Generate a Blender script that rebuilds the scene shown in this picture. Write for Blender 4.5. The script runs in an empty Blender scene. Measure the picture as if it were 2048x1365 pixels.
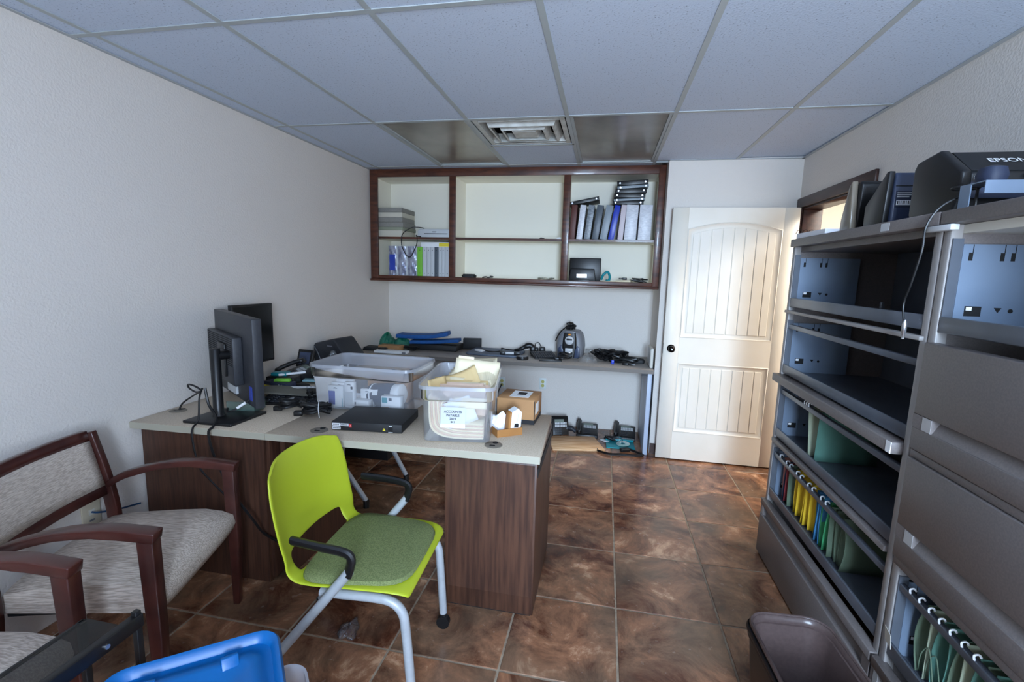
import bpy, bmesh, math, random
from mathutils import Matrix, Vector, Euler
R = math.radians
scene = bpy.context.scene
COL = scene.collection
random.seed(7)

# ------------------------------------------------------------------ camera
RV, UV, WV = (0.98081, 0.19313, 0.02665), (-0.05387, 0.1371, 0.98909), (-0.18736, 0.97155, -0.14487)
cam_d = bpy.data.cameras.new('camera'); cam = bpy.data.objects.new('camera', cam_d); COL.objects.link(cam)
cam_d.sensor_width = 36.0; cam_d.sensor_fit = 'HORIZONTAL'; cam_d.lens = 942.44 / 2048 * 36.0
cam_d.clip_start = 0.02; cam_d.clip_end = 100
w = Vector(WV).normalized(); r = Vector(RV); r = (r - w * r.dot(w)).normalized(); u = r.cross(w)
cam.matrix_world = Matrix(((r.x, u.x, -w.x, 0), (r.y, u.y, -w.y, 0), (r.z, u.z, -w.z, 1.525), (0, 0, 0, 1)))
scene.camera = cam

# ------------------------------------------------------------------ world, lights, exposure
scene.view_settings.view_transform = 'Standard'
scene.view_settings.look = 'None'
scene.view_settings.exposure = 0.70
scene.view_settings.gamma = 1.0
scene.view_settings.use_curve_mapping = False
try:
    scene.cycles.use_denoising = True
    scene.cycles.max_bounces = 10
    scene.cycles.diffuse_bounces = 6
    scene.cycles.transparent_max_bounces = 24
    scene.cycles.sample_clamp_indirect = 6
    scene.cycles.caustics_reflective = False
    scene.cycles.caustics_refractive = False
except Exception:
    pass
world = bpy.data.worlds.new('world'); scene.world = world; world.use_nodes = True
bg = world.node_tree.nodes['Background']; bg.inputs[0].default_value = (0.62, 0.78, 1.0, 1); bg.inputs[1].default_value = 1.0

def area(name, loc, rot, sx, sy, power, color):
    d = bpy.data.lights.new(name, 'AREA'); d.shape = 'RECTANGLE'; d.size = sx; d.size_y = sy
    d.energy = power; d.color = color
    o = bpy.data.objects.new(name, d); o.location = loc; o.rotation_euler = rot; COL.objects.link(o)
    return o
# daylight at the window behind the camera, fill panels added at and beyond it, and the lamp of the room beyond the doorway
area('window_daylight', (0.52, -1.40, 1.56), (R(82), 0, 0), 0.72, 1.40, 74, (0.52, 0.72, 1.0))
area('sky_beam_fill', (0.95, -5.2, 2.25), (R(88), 0, R(3)), 2.2, 2.0, 640, (0.54, 0.75, 1.0))  # added fill panel outside the window, brightens the back of the room
area('outside_ceiling_fill', (0.60, -3.7, 0.05), (R(180), 0, 0), 3.2, 3.2, 420, (1.0, 0.97, 0.92))  # added upward fill panel outdoors, brightens the ceiling
area('window_up_fill', (0.52, -1.38, 1.50), (R(118), 0, 0), 0.72, 1.30, 26, (0.92, 0.95, 1.0))  # added upward fill panel in the window opening, lifts the ceiling
area('hall_lamp_light', (2.35, 3.2, 2.40), (0, 0, 0), 0.6, 1.2, 34, (1.0, 0.95, 0.88))

# ------------------------------------------------------------------ mesh helpers
def lin(h):
    if isinstance(h, str):
        h = h.lstrip('#'); c = [int(h[i:i + 2], 16) / 255 for i in (0, 2, 4)]
    else:
        c = [x / 255 for x in h]
    return tuple((x / 12.92 if x <= 0.04045 else ((x + 0.055) / 1.055) ** 2.4) for x in c) + (1,)

class MB:
    def __init__(s): s.v = []; s.f = []; s.m = None
    def at(s, m): s.m = m; return s
    def _add(s, vs, fs):
        o = len(s.v)
        for p in vs:
            p = Vector(p)
            s.v.append(s.m @ p if s.m is not None else p)
        s.f += [tuple(i + o for i in f) for f in fs]
        return s
    def box(s, x0, x1, y0, y1, z0, z1):
        return s._add([(x0, y0, z0), (x1, y0, z0), (x1, y1, z0), (x0, y1, z0), (x0, y0, z1), (x1, y0, z1), (x1, y1, z1), (x0, y1, z1)],
                      [(3, 2, 1, 0), (4, 5, 6, 7), (0, 1, 5, 4), (1, 2, 6, 5), (2, 3, 7, 6), (3, 0, 4, 7)])
    def hexa(s, b, t):       # bottom quad, top quad (both counter-clockwise from above)
        return s._add(list(b) + list(t), [(3, 2, 1, 0), (4, 5, 6, 7), (0, 1, 5, 4), (1, 2, 6, 5), (2, 3, 7, 6), (3, 0, 4, 7)])
    def prism(s, poly, a0, a1, axis='y'):
        def mk(p, a):
            return {'y': (p[0], a, p[1]), 'x': (a, p[0], p[1]), 'z': (p[0], p[1], a)}[axis]
        n = len(poly)
        return s._add([mk(p, a0) for p in poly] + [mk(p, a1) for p in poly],
                      [tuple(range(n)), tuple(range(2 * n - 1, n - 1, -1))] + [(i, (i + 1) % n, n + (i + 1) % n, n + i) for i in range(n)])
    def rings(s, rings, cap0=True, cap1=True, closed=False):
        n = len(rings[0]); vs = [p for q in rings for p in q]; fs = []
        m = len(rings)
        for i in range(m if closed else m - 1):
            j = (i + 1) % m
            for k in range(n):
                fs.append((i * n + k, i * n + (k + 1) % n, j * n + (k + 1) % n, j * n + k))
        if not closed:
            if cap0: fs.append(tuple(range(n - 1, -1, -1)))
            if cap1: fs.append(tuple(range((m - 1) * n, m * n)))
        return s._add(vs, fs)
    def lathe(s, prof, n=20, c=(0, 0, 0), cap0=True, cap1=True):
        return s.rings([[(c[0] + r_ * math.cos(2 * math.pi * k / n), c[1] + r_ * math.sin(2 * math.pi * k / n), c[2] + z) for k in range(n)] for r_, z in prof], cap0, cap1)
    def tube(s, pts, rad, n=8, closed=False, flat=1.0):
        pts = [Vector(p) for p in pts]; m = len(pts)
        rs = rad if isinstance(rad, (list, tuple)) else [rad] * m
        T = []
        for i in range(m):
            a = pts[i - 1] if (i > 0 or closed) else pts[i]; b = pts[(i + 1) % m] if (i < m - 1 or closed) else pts[i]
            t = (b - a); T.append(t.normalized() if t.length > 1e-9 else Vector((0, 0, 1)))
        nrm = T[0].orthogonal().normalized()
        if abs(T[0].z) < .9:
            nrm = (Vector((0, 0, 1)) - T[0] * T[0].z).normalized()
        out = []
        for i in range(m):
            nrm = nrm - T[i] * nrm.dot(T[i])
            nrm = nrm.normalized() if nrm.length > 1e-6 else T[i].orthogonal().normalized()
            bn = T[i].cross(nrm)
            out.append([pts[i] + (nrm * math.cos(2 * math.pi * k / n) * flat + bn * math.sin(2 * math.pi * k / n)) * rs[i] for k in range(n)])
        return s.rings(out, closed=closed)
    def grid(s, fn, nu, nv, skip=None):
        vs = [fn(i / nu, j / nv) for i in range(nu + 1) for j in range(nv + 1)]; fs = []
        for i in range(nu):
            for j in range(nv):
                if skip and skip(i, j): continue
                a = i * (nv + 1) + j; fs.append((a, a + nv + 1, a + nv + 2, a + 1))
        return s._add(vs, fs)
    def mesh(s, name, bev=0, seg=2, smooth=None):
        bm = bmesh.new(); vv = [bm.verts.new(p) for p in s.v]
        for f in s.f:
            try: bm.faces.new([vv[i] for i in f])
            except ValueError: pass
        bmesh.ops.remove_doubles(bm, verts=bm.verts[:], dist=1e-6)
        bmesh.ops.recalc_face_normals(bm, faces=bm.faces[:])
        if bev:
            es = [e for e in bm.edges if len(e.link_faces) == 2 and e.calc_face_angle(0) > 0.6]
            bmesh.ops.bevel(bm, geom=es, offset=bev, segments=seg, affect='EDGES', profile=0.5, clamp_overlap=True)
        if smooth is None: smooth = bool(bev)
        if smooth:
            for f in bm.faces: f.smooth = True
            lim = R(50) if smooth is True else smooth
            for e in bm.edges: e.smooth = not (len(e.link_faces) == 2 and e.calc_face_angle(0) > lim)
        me = bpy.data.meshes.new(name); bm.to_mesh(me); bm.free()
        return me

def link(name, me, mat=None, parent=None, loc=None, rot=None):
    o = bpy.data.objects.new(name, me)
    if mat is not None and not me.materials: me.materials.append(mat)
    COL.objects.link(o)
    if parent is not None: o.parent = parent
    if loc is not None: o.location = loc
    if rot is not None: o.rotation_euler = rot
    return o
def P(mb, name, mat, parent=None, bev=0, seg=2, smooth=None, loc=None, rot=None, solid=0, sub=0, off=0, label=None):
    o = link(name, mb.mesh(name, bev, seg, smooth), mat, parent, loc, rot)
    if solid:
        md = o.modifiers.new('solid', 'SOLIDIFY'); md.thickness = solid; md.offset = off
    if sub:
        md = o.modifiers.new('sub', 'SUBSURF'); md.levels = sub; md.render_levels = sub
    if label: o['label'] = label
    return o
def tag(o, label, cat, group=None):
    o['label'] = label; o['category'] = cat
    if group: o['group'] = group
    return o
def thing(name, label, cat, loc=(0, 0, 0), rz=0, group=None, rot=None):
    o = bpy.data.objects.new(name, None); o.empty_display_size = .05; COL.objects.link(o)
    o.location = loc; o.rotation_euler = rot if rot else (0, 0, R(rz))
    return tag(o, label, cat, group)
def struct(mb, name, mat, parent=None, **k):
    o = P(mb, name, mat, parent, **k)
    if parent is None: o['kind'] = 'structure'
    return o
def copy_tree(o, parent=None):
    c = o.copy(); COL.objects.link(c)
    if parent is not None: c.parent = parent
    for ch in [x for x in bpy.data.objects if x.parent == o]: copy_tree(ch, c)
    return c
def spl(pts, n=8, closed=False):
    pts = [Vector(p) for p in pts]; m = len(pts); out = []
    for i in range(m if closed else m - 1):
        g = lambda k: pts[k % m] if closed else pts[max(0, min(m - 1, k))]
        p0, p1, p2, p3 = g(i - 1), g(i), g(i + 1), g(i + 2)
        for k in range(n):
            t = k / n
            out.append(0.5 * ((2 * p1) + (p2 - p0) * t + (2 * p0 - 5 * p1 + 4 * p2 - p3) * t * t + (3 * p1 - p0 - 3 * p2 + p3) * t ** 3))
    if not closed: out.append(pts[-1])
    return out
def text_mesh(body, size, align='CENTER', bold=0.0):
    cu = bpy.data.curves.new('lettering', 'FONT'); cu.body = body; cu.size = size; cu.align_x = align; cu.align_y = 'CENTER'; cu.offset = bold
    cu.resolution_u = 3
    o = bpy.data.objects.new('lettering', cu); COL.objects.link(o)
    dg = bpy.context.evaluated_depsgraph_get(); me = bpy.data.meshes.new_from_object(o.evaluated_get(dg))
    bpy.data.objects.remove(o); bpy.data.curves.remove(cu)
    return me
def text(body, size, mat, parent, mtx, align='CENTER', name='lettering', bold=0.0):
    me = text_mesh(body, size, align, bold); me.transform(mtx); me.materials.clear()
    return link(name, me, mat, parent)
def frame(origin, xdir, updir):
    x = Vector(xdir).normalized(); y = Vector(updir); y = (y - x * y.dot(x)).normalized(); z = x.cross(y)
    return Matrix(((x.x, y.x, z.x, origin[0]), (x.y, y.y, z.y, origin[1]), (x.z, y.z, z.z, origin[2]), (0, 0, 0, 1)))
def rrect(wd, dp, rad, z, n=5, cx=0, cy=0):
    out = []
    for (sx, sy, a0) in ((1, 1, 0), (-1, 1, 90), (-1, -1, 180), (1, -1, 270)):
        for k in range(n + 1):
            a = R(a0 + 90 * k / n)
            out.append((cx + sx * (wd / 2 - rad) + rad * math.cos(a), cy + sy * (dp / 2 - rad) + rad * math.sin(a), z))
    return out

ORD = ['first', 'second', 'third', 'fourth', 'fifth', 'sixth', 'seventh', 'eighth', 'ninth', 'tenth', 'eleventh', 'twelfth', 'thirteenth', 'fourteenth', 'fifteenth', 'sixteenth', 'seventeenth', 'eighteenth', 'nineteenth', 'twentieth']
# ------------------------------------------------------------------ materials
def mat(name, c1, c2=None, scale=8, stretch=(1, 1, 1), rough=0.5, metal=0.0, bump=None, detail=4, coords='Object', ramp=(0.35, 0.65), trans=0, alpha=1, spec=0.5, coat=0, emit=None, sheen=0, rnd=0):
    m = bpy.data.materials.new(name); m.use_nodes = True; nt = m.node_tree; b = nt.nodes['Principled BSDF']
    b.inputs['Base Color'].default_value = lin(c1); b.inputs['Roughness'].default_value = rough; b.inputs['Metallic'].default_value = metal
    b.inputs['Specular IOR Level'].default_value = spec; b.inputs['Coat Weight'].default_value = coat
    b.inputs['Transmission Weight'].default_value = trans; b.inputs['Alpha'].default_value = alpha
    if emit: b.inputs['Emission Color'].default_value = lin(emit[0]); b.inputs['Emission Strength'].default_value = emit[1]
    if c2 or bump:
        tc = nt.nodes.new('ShaderNodeTexCoord'); mp = nt.nodes.new('ShaderNodeMapping'); mp.inputs['Scale'].default_value = stretch
        nt.links.new(tc.outputs[coords], mp.inputs['Vector'])
        src = mp.outputs['Vector']
        if rnd:
            oi = nt.nodes.new('ShaderNodeObjectInfo'); mu = nt.nodes.new('ShaderNodeMath'); mu.operation = 'MULTIPLY'; mu.inputs[1].default_value = rnd
            nt.links.new(oi.outputs['Random'], mu.inputs[0])
            va = nt.nodes.new('ShaderNodeVectorMath'); va.operation = 'ADD'
            nt.links.new(src, va.inputs[0]); nt.links.new(mu.outputs[0], va.inputs[1]); src = va.outputs[0]
    if c2:
        n = nt.nodes.new('ShaderNodeTexNoise'); n.inputs['Scale'].default_value = scale; n.inputs['Detail'].default_value = detail
        nt.links.new(src, n.inputs['Vector'])
        cr = nt.nodes.new('ShaderNodeValToRGB'); cr.color_ramp.elements[0].position = ramp[0]; cr.color_ramp.elements[1].position = ramp[1]
        cr.color_ramp.elements[0].color = lin(c1); cr.color_ramp.elements[1].color = lin(c2)
        nt.links.new(n.outputs['Fac'], cr.inputs['Fac']); nt.links.new(cr.outputs['Color'], b.inputs['Base Color'])
    if bump:
        n2 = nt.nodes.new('ShaderNodeTexNoise'); n2.inputs['Scale'].default_value = bump[0]; n2.inputs['Detail'].default_value = 3
        nt.links.new(src, n2.inputs['Vector'])
        bp = nt.nodes.new('ShaderNodeBump'); bp.inputs['Strength'].default_value = bump[1]; bp.inputs['Distance'].default_value = bump[2] if len(bump) > 2 else 0.002
        nt.links.new(n2.outputs['Fac'], bp.inputs['Height']); nt.links.new(bp.outputs['Normal'], b.inputs['Normal'])
    return m
def clear_plastic(name, tint, opac, rough=0.25, milky=0.5):
    m = bpy.data.materials.new(name); m.use_nodes = True; nt = m.node_tree; nt.nodes.remove(nt.nodes['Principled BSDF'])
    out = nt.nodes['Material Output']; tr = nt.nodes.new('ShaderNodeBsdfTransparent'); tr.inputs[0].default_value = (1, 1, 1, 1)
    df = nt.nodes.new('ShaderNodeBsdfDiffuse'); df.inputs[0].default_value = lin(tint)
    tl = nt.nodes.new('ShaderNodeBsdfTranslucent'); tl.inputs[0].default_value = lin(tint)
    gl = nt.nodes.new('ShaderNodeBsdfGlossy'); gl.inputs['Roughness'].default_value = rough; gl.inputs[0].default_value = (1, 1, 1, 1)
    m1 = nt.nodes.new('ShaderNodeMixShader'); m1.inputs[0].default_value = milky; nt.links.new(df.outputs[0], m1.inputs[1]); nt.links.new(tl.outputs[0], m1.inputs[2])
    m2 = nt.nodes.new('ShaderNodeMixShader'); m2.inputs[0].default_value = opac; nt.links.new(tr.outputs[0], m2.inputs[1]); nt.links.new(m1.outputs[0], m2.inputs[2])
    fr = nt.nodes.new('ShaderNodeFresnel'); fr.inputs[0].default_value = 1.45
    m3 = nt.nodes.new('ShaderNodeMixShader'); nt.links.new(fr.outputs[0], m3.inputs[0]); nt.links.new(m2.outputs[0], m3.inputs[1]); nt.links.new(gl.outputs[0], m3.inputs[2])
    nt.links.new(m3.outputs[0], out.inputs[0])
    return m

M = {}
M['wall'] = mat('wall_paint', (226, 219, 211), bump=(95, 0.6, 0.004), rough=0.75)
M['tile'] = mat('ceiling_tile', (206, 219, 238), (128, 144, 166), scale=120, rough=0.9, bump=(120, 0.35, 0.003), ramp=(.60, .74), detail=3)  # white tiles; the blue of the window light is in the base colour
M['tbar'] = mat('ceiling_bar', (178, 186, 188), rough=0.45)
M['angle'] = mat('wall_angle', (180, 186, 190), rough=0.5)
M['dark'] = mat('void_dark', (10, 10, 11), rough=0.9)
M['lens'] = mat('prismatic_lens', (126, 120, 110), (168, 163, 152), scale=2.2, rough=0.25, bump=(300, 0.15, .001), metal=0.15, ramp=(.3, .75))
M['vent'] = mat('vent_metal', (214, 216, 212), (186, 186, 180), scale=14, rough=0.45)
M['grout'] = mat('grout', (168, 150, 128), (138, 120, 102), scale=30, rough=0.9)
M['door'] = mat('door_paint', (238, 232, 220), (232, 225, 211), scale=3, rough=0.42)
M['casing'] = mat('stained_casing', (66, 38, 30), (46, 25, 20), scale=6, stretch=(6, 1, 6), rough=0.4)
M['cabwood'] = mat('cabinet_wood', (98, 54, 36), (62, 32, 22), scale=5, stretch=(1.2, 8, 6), rough=0.38, coat=.15)
M['cream'] = mat('cabinet_cream', (240, 235, 220), rough=0.6)
M['knob'] = mat('dark_bronze', (38, 34, 34), rough=0.25, metal=0.9)
M['desktop'] = mat('desk_laminate', (190, 174, 154), (174, 158, 138), scale=160, rough=0.42, ramp=(.4, .6), detail=2)
M['deskedge'] = mat('desk_edge', (176, 170, 152), rough=0.5)
M['deskwood'] = mat('desk_wood', (60, 37, 28), (88, 57, 42), scale=5, stretch=(14, 14, .8), rough=0.45)
M['counter'] = mat('counter_laminate', (150, 143, 136), (138, 131, 125), scale=120, rough=0.4, detail=2)
M['counteredge'] = mat('counter_edge', (112, 106, 100), rough=0.5)
M['legpanel'] = mat('counter_leg', (188, 200, 220), rough=0.45)  # light grey panel; blue daylight on it is put into the colour
M['cabmetal'] = mat('file_cabinet_paint', (120, 112, 109), (110, 103, 101), scale=180, rough=0.42, bump=(220, .12, .001), detail=2)
M['cabtrim'] = mat('file_cabinet_post', (150, 145, 142), rough=0.38)
M['galv'] = mat('window_tinted_steel', (126, 142, 162), (116, 132, 153), scale=5, rough=0.36, metal=0.25)  # plain grey metal; blue window reflection is painted into the colour
M['lip'] = mat('drawer_lip_steel', (104, 110, 120), (94, 99, 108), scale=7, rough=0.33, metal=0.35)
M['black'] = mat('black_plastic', (20, 20, 22), rough=0.38)
M['blackm'] = mat('matte_black', (26, 26, 28), rough=0.6)
M['hole'] = mat('slot_black', (6, 6, 8), rough=0.8)
M['cable'] = mat('cable_rubber', (16, 16, 18), rough=0.42)
M['char'] = mat('charcoal_plastic', (48, 50, 56), (42, 44, 50), scale=90, rough=0.45)
M['grey'] = mat('grey_plastic', (120, 122, 128), rough=0.45)
M['lgrey'] = mat('light_grey_plastic', (200, 202, 204), rough=0.45)
M['white'] = mat('white_card', (238, 239, 240), rough=0.6)
M['offwhite'] = mat('off_white', (224, 220, 208), rough=0.55)
M['paper'] = mat('paper', (236, 236, 240), rough=0.8)
M['ink'] = mat('ink', (22, 22, 26), rough=0.7)
M['silver'] = mat('silver_metal', (206, 208, 212), rough=0.25, metal=0.9)
M['tubegrey'] = mat('chair_tube', (176, 180, 184), (168, 172, 177), scale=40, rough=0.4, metal=0.1)
M['lime'] = mat('lime_plastic', (178, 190, 44), rough=0.42, bump=(350, 0.06, .001))
M['olive'] = mat('olive_mesh_fabric', (124, 132, 84), (100, 110, 66), scale=240, rough=0.85, bump=(260, .5, .002), ramp=(.4, .6), detail=1)
M['cherry'] = mat('cherry_wood', (80, 40, 33), (54, 25, 22), scale=4, stretch=(2, 2, 2), rough=0.3, coat=.25)
M['fabric'] = mat('chair_fabric', (214, 199, 185), (168, 152, 138), scale=26, stretch=(1, 9, 9), rough=0.9, bump=(60, .4, .002), ramp=(.36, .62))
M['fabricb'] = mat('chair_back_fabric', (206, 192, 178), (172, 157, 144), scale=26, stretch=(12, 1.5, 12), rough=0.9, bump=(60, .4, .002), ramp=(.36, .62))
M['manila'] = mat('manila', (233, 204, 150), (226, 194, 136), scale=5, rough=0.75)
M['manilal'] = mat('pale_manila', (244, 231, 200), (238, 222, 186), scale=5, rough=0.75)
M['manilap'] = mat('pink_manila', (228, 198, 176), (218, 186, 162), scale=6, rough=0.75)
M['kraft'] = mat('kraft_card', (176, 132, 88), (164, 120, 78), scale=8, stretch=(1, 6, 1), rough=0.8)
M['kraftd'] = mat('kraft_card_deep', (172, 118, 62), (158, 106, 54), scale=8, rough=0.75)
M['blue'] = mat('blue_plastic', (0, 94, 160), rough=0.35)
M['bluef'] = mat('blue_foam', (14, 84, 150), (12, 74, 138), scale=60, rough=0.7)
M['bluebind'] = mat('blue_vinyl', (28, 58, 180), rough=0.35)
M['teal'] = mat('teal_plastic', (12, 140, 150), rough=0.4)
M['green'] = mat('lime_green_card', (120, 190, 60), rough=0.6)
M['sage'] = mat('sage_folder', (106, 124, 102), (92, 110, 90), scale=8, rough=0.85)
M['sagel'] = mat('pale_sage_folder', (168, 178, 152), rough=0.85)
M['tealf'] = mat('teal_green_folder', (92, 138, 124), (82, 128, 114), scale=8, rough=0.85)
M['yellow'] = mat('yellow_folder', (232, 192, 44), rough=0.75)
M['bluefold'] = mat('blue_folder', (60, 128, 176), rough=0.75)
M['greenf'] = mat('green_folder', (60, 150, 96), rough=0.75)
M['redf'] = mat('maroon_folder', (126, 42, 46), rough=0.75)
M['pinkf'] = mat('salmon_folder', (206, 140, 124), rough=0.75)
M['navy'] = mat('navy_card', (36, 44, 66), rough=0.6)
M['slate'] = mat('slate_vinyl', (84, 92, 100), rough=0.4)
M['greyb'] = mat('grey_vinyl', (140, 150, 158), rough=0.4)
M['wrinkle'] = mat('wrinkled_white_vinyl', (232, 232, 236), (206, 207, 214), scale=24, stretch=(1, 1, 3), rough=0.3, bump=(38, .6, .004))
M['wrinkleg'] = mat('wrinkled_grey_vinyl', (150, 158, 164), (108, 114, 122), scale=24, stretch=(1, 1, 3), rough=0.3, bump=(38, .6, .004))
M['boxgrey'] = mat('bundled_forms_grey', (150, 147, 140), (134, 131, 124), scale=90, stretch=(1, 1, 10), rough=0.8)
M['boxcream'] = mat('bundled_forms_cream', (206, 200, 184), rough=0.8)
M['boxsage'] = mat('bundled_forms_sage', (146, 150, 130), rough=0.8)
M['foil'] = mat('silver_foil_wrap', (196, 200, 214), (120, 124, 150), scale=10, stretch=(3, 1, 1), rough=0.25, metal=.5, bump=(14, .5, .01))
M['brownsp'] = mat('brown_binder', (92, 44, 34), rough=0.5)
M['pinkb'] = mat('pale_pink_binder', (214, 200, 204), rough=0.45)
M['plank'] = mat('pale_wood', (238, 202, 160), (206, 156, 108), scale=4, stretch=(1.4, 14, 6), rough=0.55)
M['trash'] = mat('trash_plastic', (84, 69, 66), (76, 62, 60), scale=90, rough=0.3)
M['glass'] = mat('smoked_glass', (14, 16, 17), rough=0.12, alpha=0.62, spec=.4)
M['pane'] = mat('window_pane', (255, 255, 255), rough=0.02, alpha=0.06)
M['clear'] = clear_plastic('clear_bin_plastic', (238, 242, 250), 0.26)
M['clearrim'] = clear_plastic('clear_bin_rim', (236, 240, 250), 0.50)
M['bag'] = clear_plastic('clear_bag', (230, 236, 240), 0.12, rough=.08)
M['greenbag'] = clear_plastic('green_bag', (8, 160, 130), 0.62, rough=.08)
M['red'] = mat('red_label', (206, 44, 44), rough=.5)
M['yellowl'] = mat('yellow_label', (236, 214, 60), rough=.5)
M['orange'] = mat('orange_lamp', (240, 150, 30), rough=.4)
M['indigo'] = mat('indigo_print', (40, 66, 170), rough=.5)
M['printp'] = mat('violet_print', (120, 110, 190), rough=.5)
M['copper'] = mat('wire_spiral', (60, 46, 40), rough=.4, metal=.6)
M['screen'] = mat('dark_screen', (10, 11, 14), rough=.12)
M['scanblue'] = mat('scanner_body', (60, 70, 94), rough=.3)  # blue daylight on the scanner body is mixed into this colour
M['hall'] = mat('hall_paint', (244, 240, 230), rough=.7)
M['receiver'] = mat('outlet_plate', (222, 228, 226), rough=.45)
M['outhole'] = mat('outlet_slot', (190, 186, 110), rough=.5)
M['ivory'] = mat('ivory_plate', (214, 204, 180), rough=.5)
M['bluecord'] = mat('blue_patch_cord', (30, 70, 110), rough=.5)
M['capgrey'] = mat('end_cap_grey', (176, 174, 172), rough=.5)
M['cd'] = mat('disc', (210, 222, 220), (150, 200, 190), scale=3, rough=.15, metal=.6)

def floor_mat():
    m = bpy.data.materials.new('slate_look_tile'); m.use_nodes = True; nt = m.node_tree; b = nt.nodes['Principled BSDF']
    g = nt.nodes.new('ShaderNodeNewGeometry'); oi = nt.nodes.new('ShaderNodeObjectInfo')
    mu = nt.nodes.new('ShaderNodeMath'); mu.operation = 'MULTIPLY'; mu.inputs[1].default_value = 37.0; nt.links.new(oi.outputs['Random'], mu.inputs[0])
    va = nt.nodes.new('ShaderNodeVectorMath'); va.operation = 'ADD'; nt.links.new(g.outputs['Position'], va.inputs[0]); nt.links.new(mu.outputs[0], va.inputs[1])
    n1 = nt.nodes.new('ShaderNodeTexNoise'); n1.inputs['Scale'].default_value = 4.2; n1.inputs['Detail'].default_value = 10; n1.inputs['Roughness'].default_value = .70; n1.inputs['Distortion'].default_value = .5
    nt.links.new(va.outputs[0], n1.inputs['Vector'])
    cr = nt.nodes.new('ShaderNodeValToRGB'); e = cr.color_ramp.elements
    e[0].position = .34; e[0].color = lin((64, 32, 22)); e[1].position = .66; e[1].color = lin((216, 170, 134))
    for p, c in ((.42, (96, 56, 38)), (.5, (132, 92, 68)), (.58, (162, 112, 82))):
        q = e.new(p); q.color = lin(c)
    nt.links.new(n1.outputs['Fac'], cr.inputs['Fac'])
    n2 = nt.nodes.new('ShaderNodeTexNoise'); n2.inputs['Scale'].default_value = 2.4; n2.inputs['Detail'].default_value = 5; nt.links.new(va.outputs[0], n2.inputs['Vector'])
    r2 = nt.nodes.new('ShaderNodeValToRGB'); r2.color_ramp.elements[0].position = .46; r2.color_ramp.elements[1].position = .62
    mx = nt.nodes.new('ShaderNodeMix'); mx.data_type = 'RGBA'; mx.blend_type = 'MIX'
    nt.links.new(n2.outputs['Fac'], r2.inputs['Fac'])
    ms = nt.nodes.new('ShaderNodeMath'); ms.operation = 'MULTIPLY'; ms.inputs[1].default_value = .5; nt.links.new(r2.outputs['Color'], ms.inputs[0])
    nt.links.new(ms.outputs[0], mx.inputs['Factor']); nt.links.new(cr.outputs['Color'], mx.inputs[6]); mx.inputs[7].default_value = lin((112, 96, 78))
    nt.links.new(mx.outputs[2], b.inputs['Base Color'])
    b.inputs['Roughness'].default_value = .36
    n3 = nt.nodes.new('ShaderNodeTexNoise'); n3.inputs['Scale'].default_value = 22; n3.inputs['Detail'].default_value = 5; nt.links.new(va.outputs[0], n3.inputs['Vector'])
    bp = nt.nodes.new('ShaderNodeBump'); bp.inputs['Strength'].default_value = .16; bp.inputs['Distance'].default_value = .003
    nt.links.new(n3.outputs['Fac'], bp.inputs['Height']); nt.links.new(bp.outputs['Normal'], b.inputs['Normal'])
    rr = nt.nodes.new('ShaderNodeMapRange'); rr.inputs[3].default_value = .14; rr.inputs[4].default_value = .34
    nt.links.new(n3.outputs['Fac'], rr.inputs[0]); nt.links.new(rr.outputs[0], b.inputs['Roughness'])
    return m
M['floor'] = floor_mat()

# ------------------------------------------------------------------ the room
XL, XR, YB, XA, YA, H, YF = -2.22, 1.43, 4.08, 0.45, 4.62, 2.438, -1.3
WT = .12
struct(MB().box(XL - WT, XL, YF - WT, YA + WT, 0, H + .25), 'wall_left', M['wall'])
struct(MB().box(XL - WT, XA + WT, YA, YA + WT, 0, H + .25), 'wall_back', M['wall'])
struct(MB().box(XA, XA + WT, YB + WT, YA, 0, H + .25).box(XA, XR + WT, YB, YB + WT, 0, H + .25), 'wall_return', M['wall'])
DY0, DY1, DZ1 = 3.06, 3.985, 2.06
struct(MB().box(XR, XR + WT, YF - WT, DY0, 0, H + .25).box(XR, XR + WT, DY1, YB, 0, H + .25).box(XR, XR + WT, DY0, DY1, DZ1, H + .25), 'wall_right', M['wall'])
WX = ((.14, .90),); WZ0, WZ1 = .78, 2.24
wf = MB(); y0, y1 = YF - WT, YF
wf.box(XL - WT, WX[0][0], y0, y1, 0, H + .25).box(WX[0][1], XR + WT, y0, y1, 0, H + .25)
for a, b_ in WX: wf.box(a, b_, y0, y1, 0, WZ0).box(a, b_, y0, y1, WZ1, H + .25)
struct(wf, 'wall_front', M['wall'])
for i, (a, b_) in enumerate(WX):
    win = struct(MB().box(a, a + .05, y0 + .02, y0 + .08, WZ0, WZ1).box(b_ - .05, b_, y0 + .02, y0 + .08, WZ0, WZ1)
                 .box(a + .05, b_ - .05, y0 + .02, y0 + .08, WZ0, WZ0 + .05).box(a + .05, b_ - .05, y0 + .02, y0 + .08, WZ1 - .05, WZ1)
                 .box(a + .05, b_ - .05, y0 + .03, y0 + .07, 1.48, 1.52), 'window_%d' % (i + 1), M['white'])
    P(MB().box(a + .05, b_ - .05, y0 + .045, y0 + .05, WZ0 + .05, 1.48), 'pane', M['pane'], win)
    P(MB().box(a + .05, b_ - .05, y0 + .045, y0 + .05, 1.52, WZ1 - .05), 'pane', M['pane'], win)
    P(MB().box(a - .04, b_ + .04, y1 - .01, y1 + .04, WZ0 - .03, WZ0), 'window_sill', M['white'], win)

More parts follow.
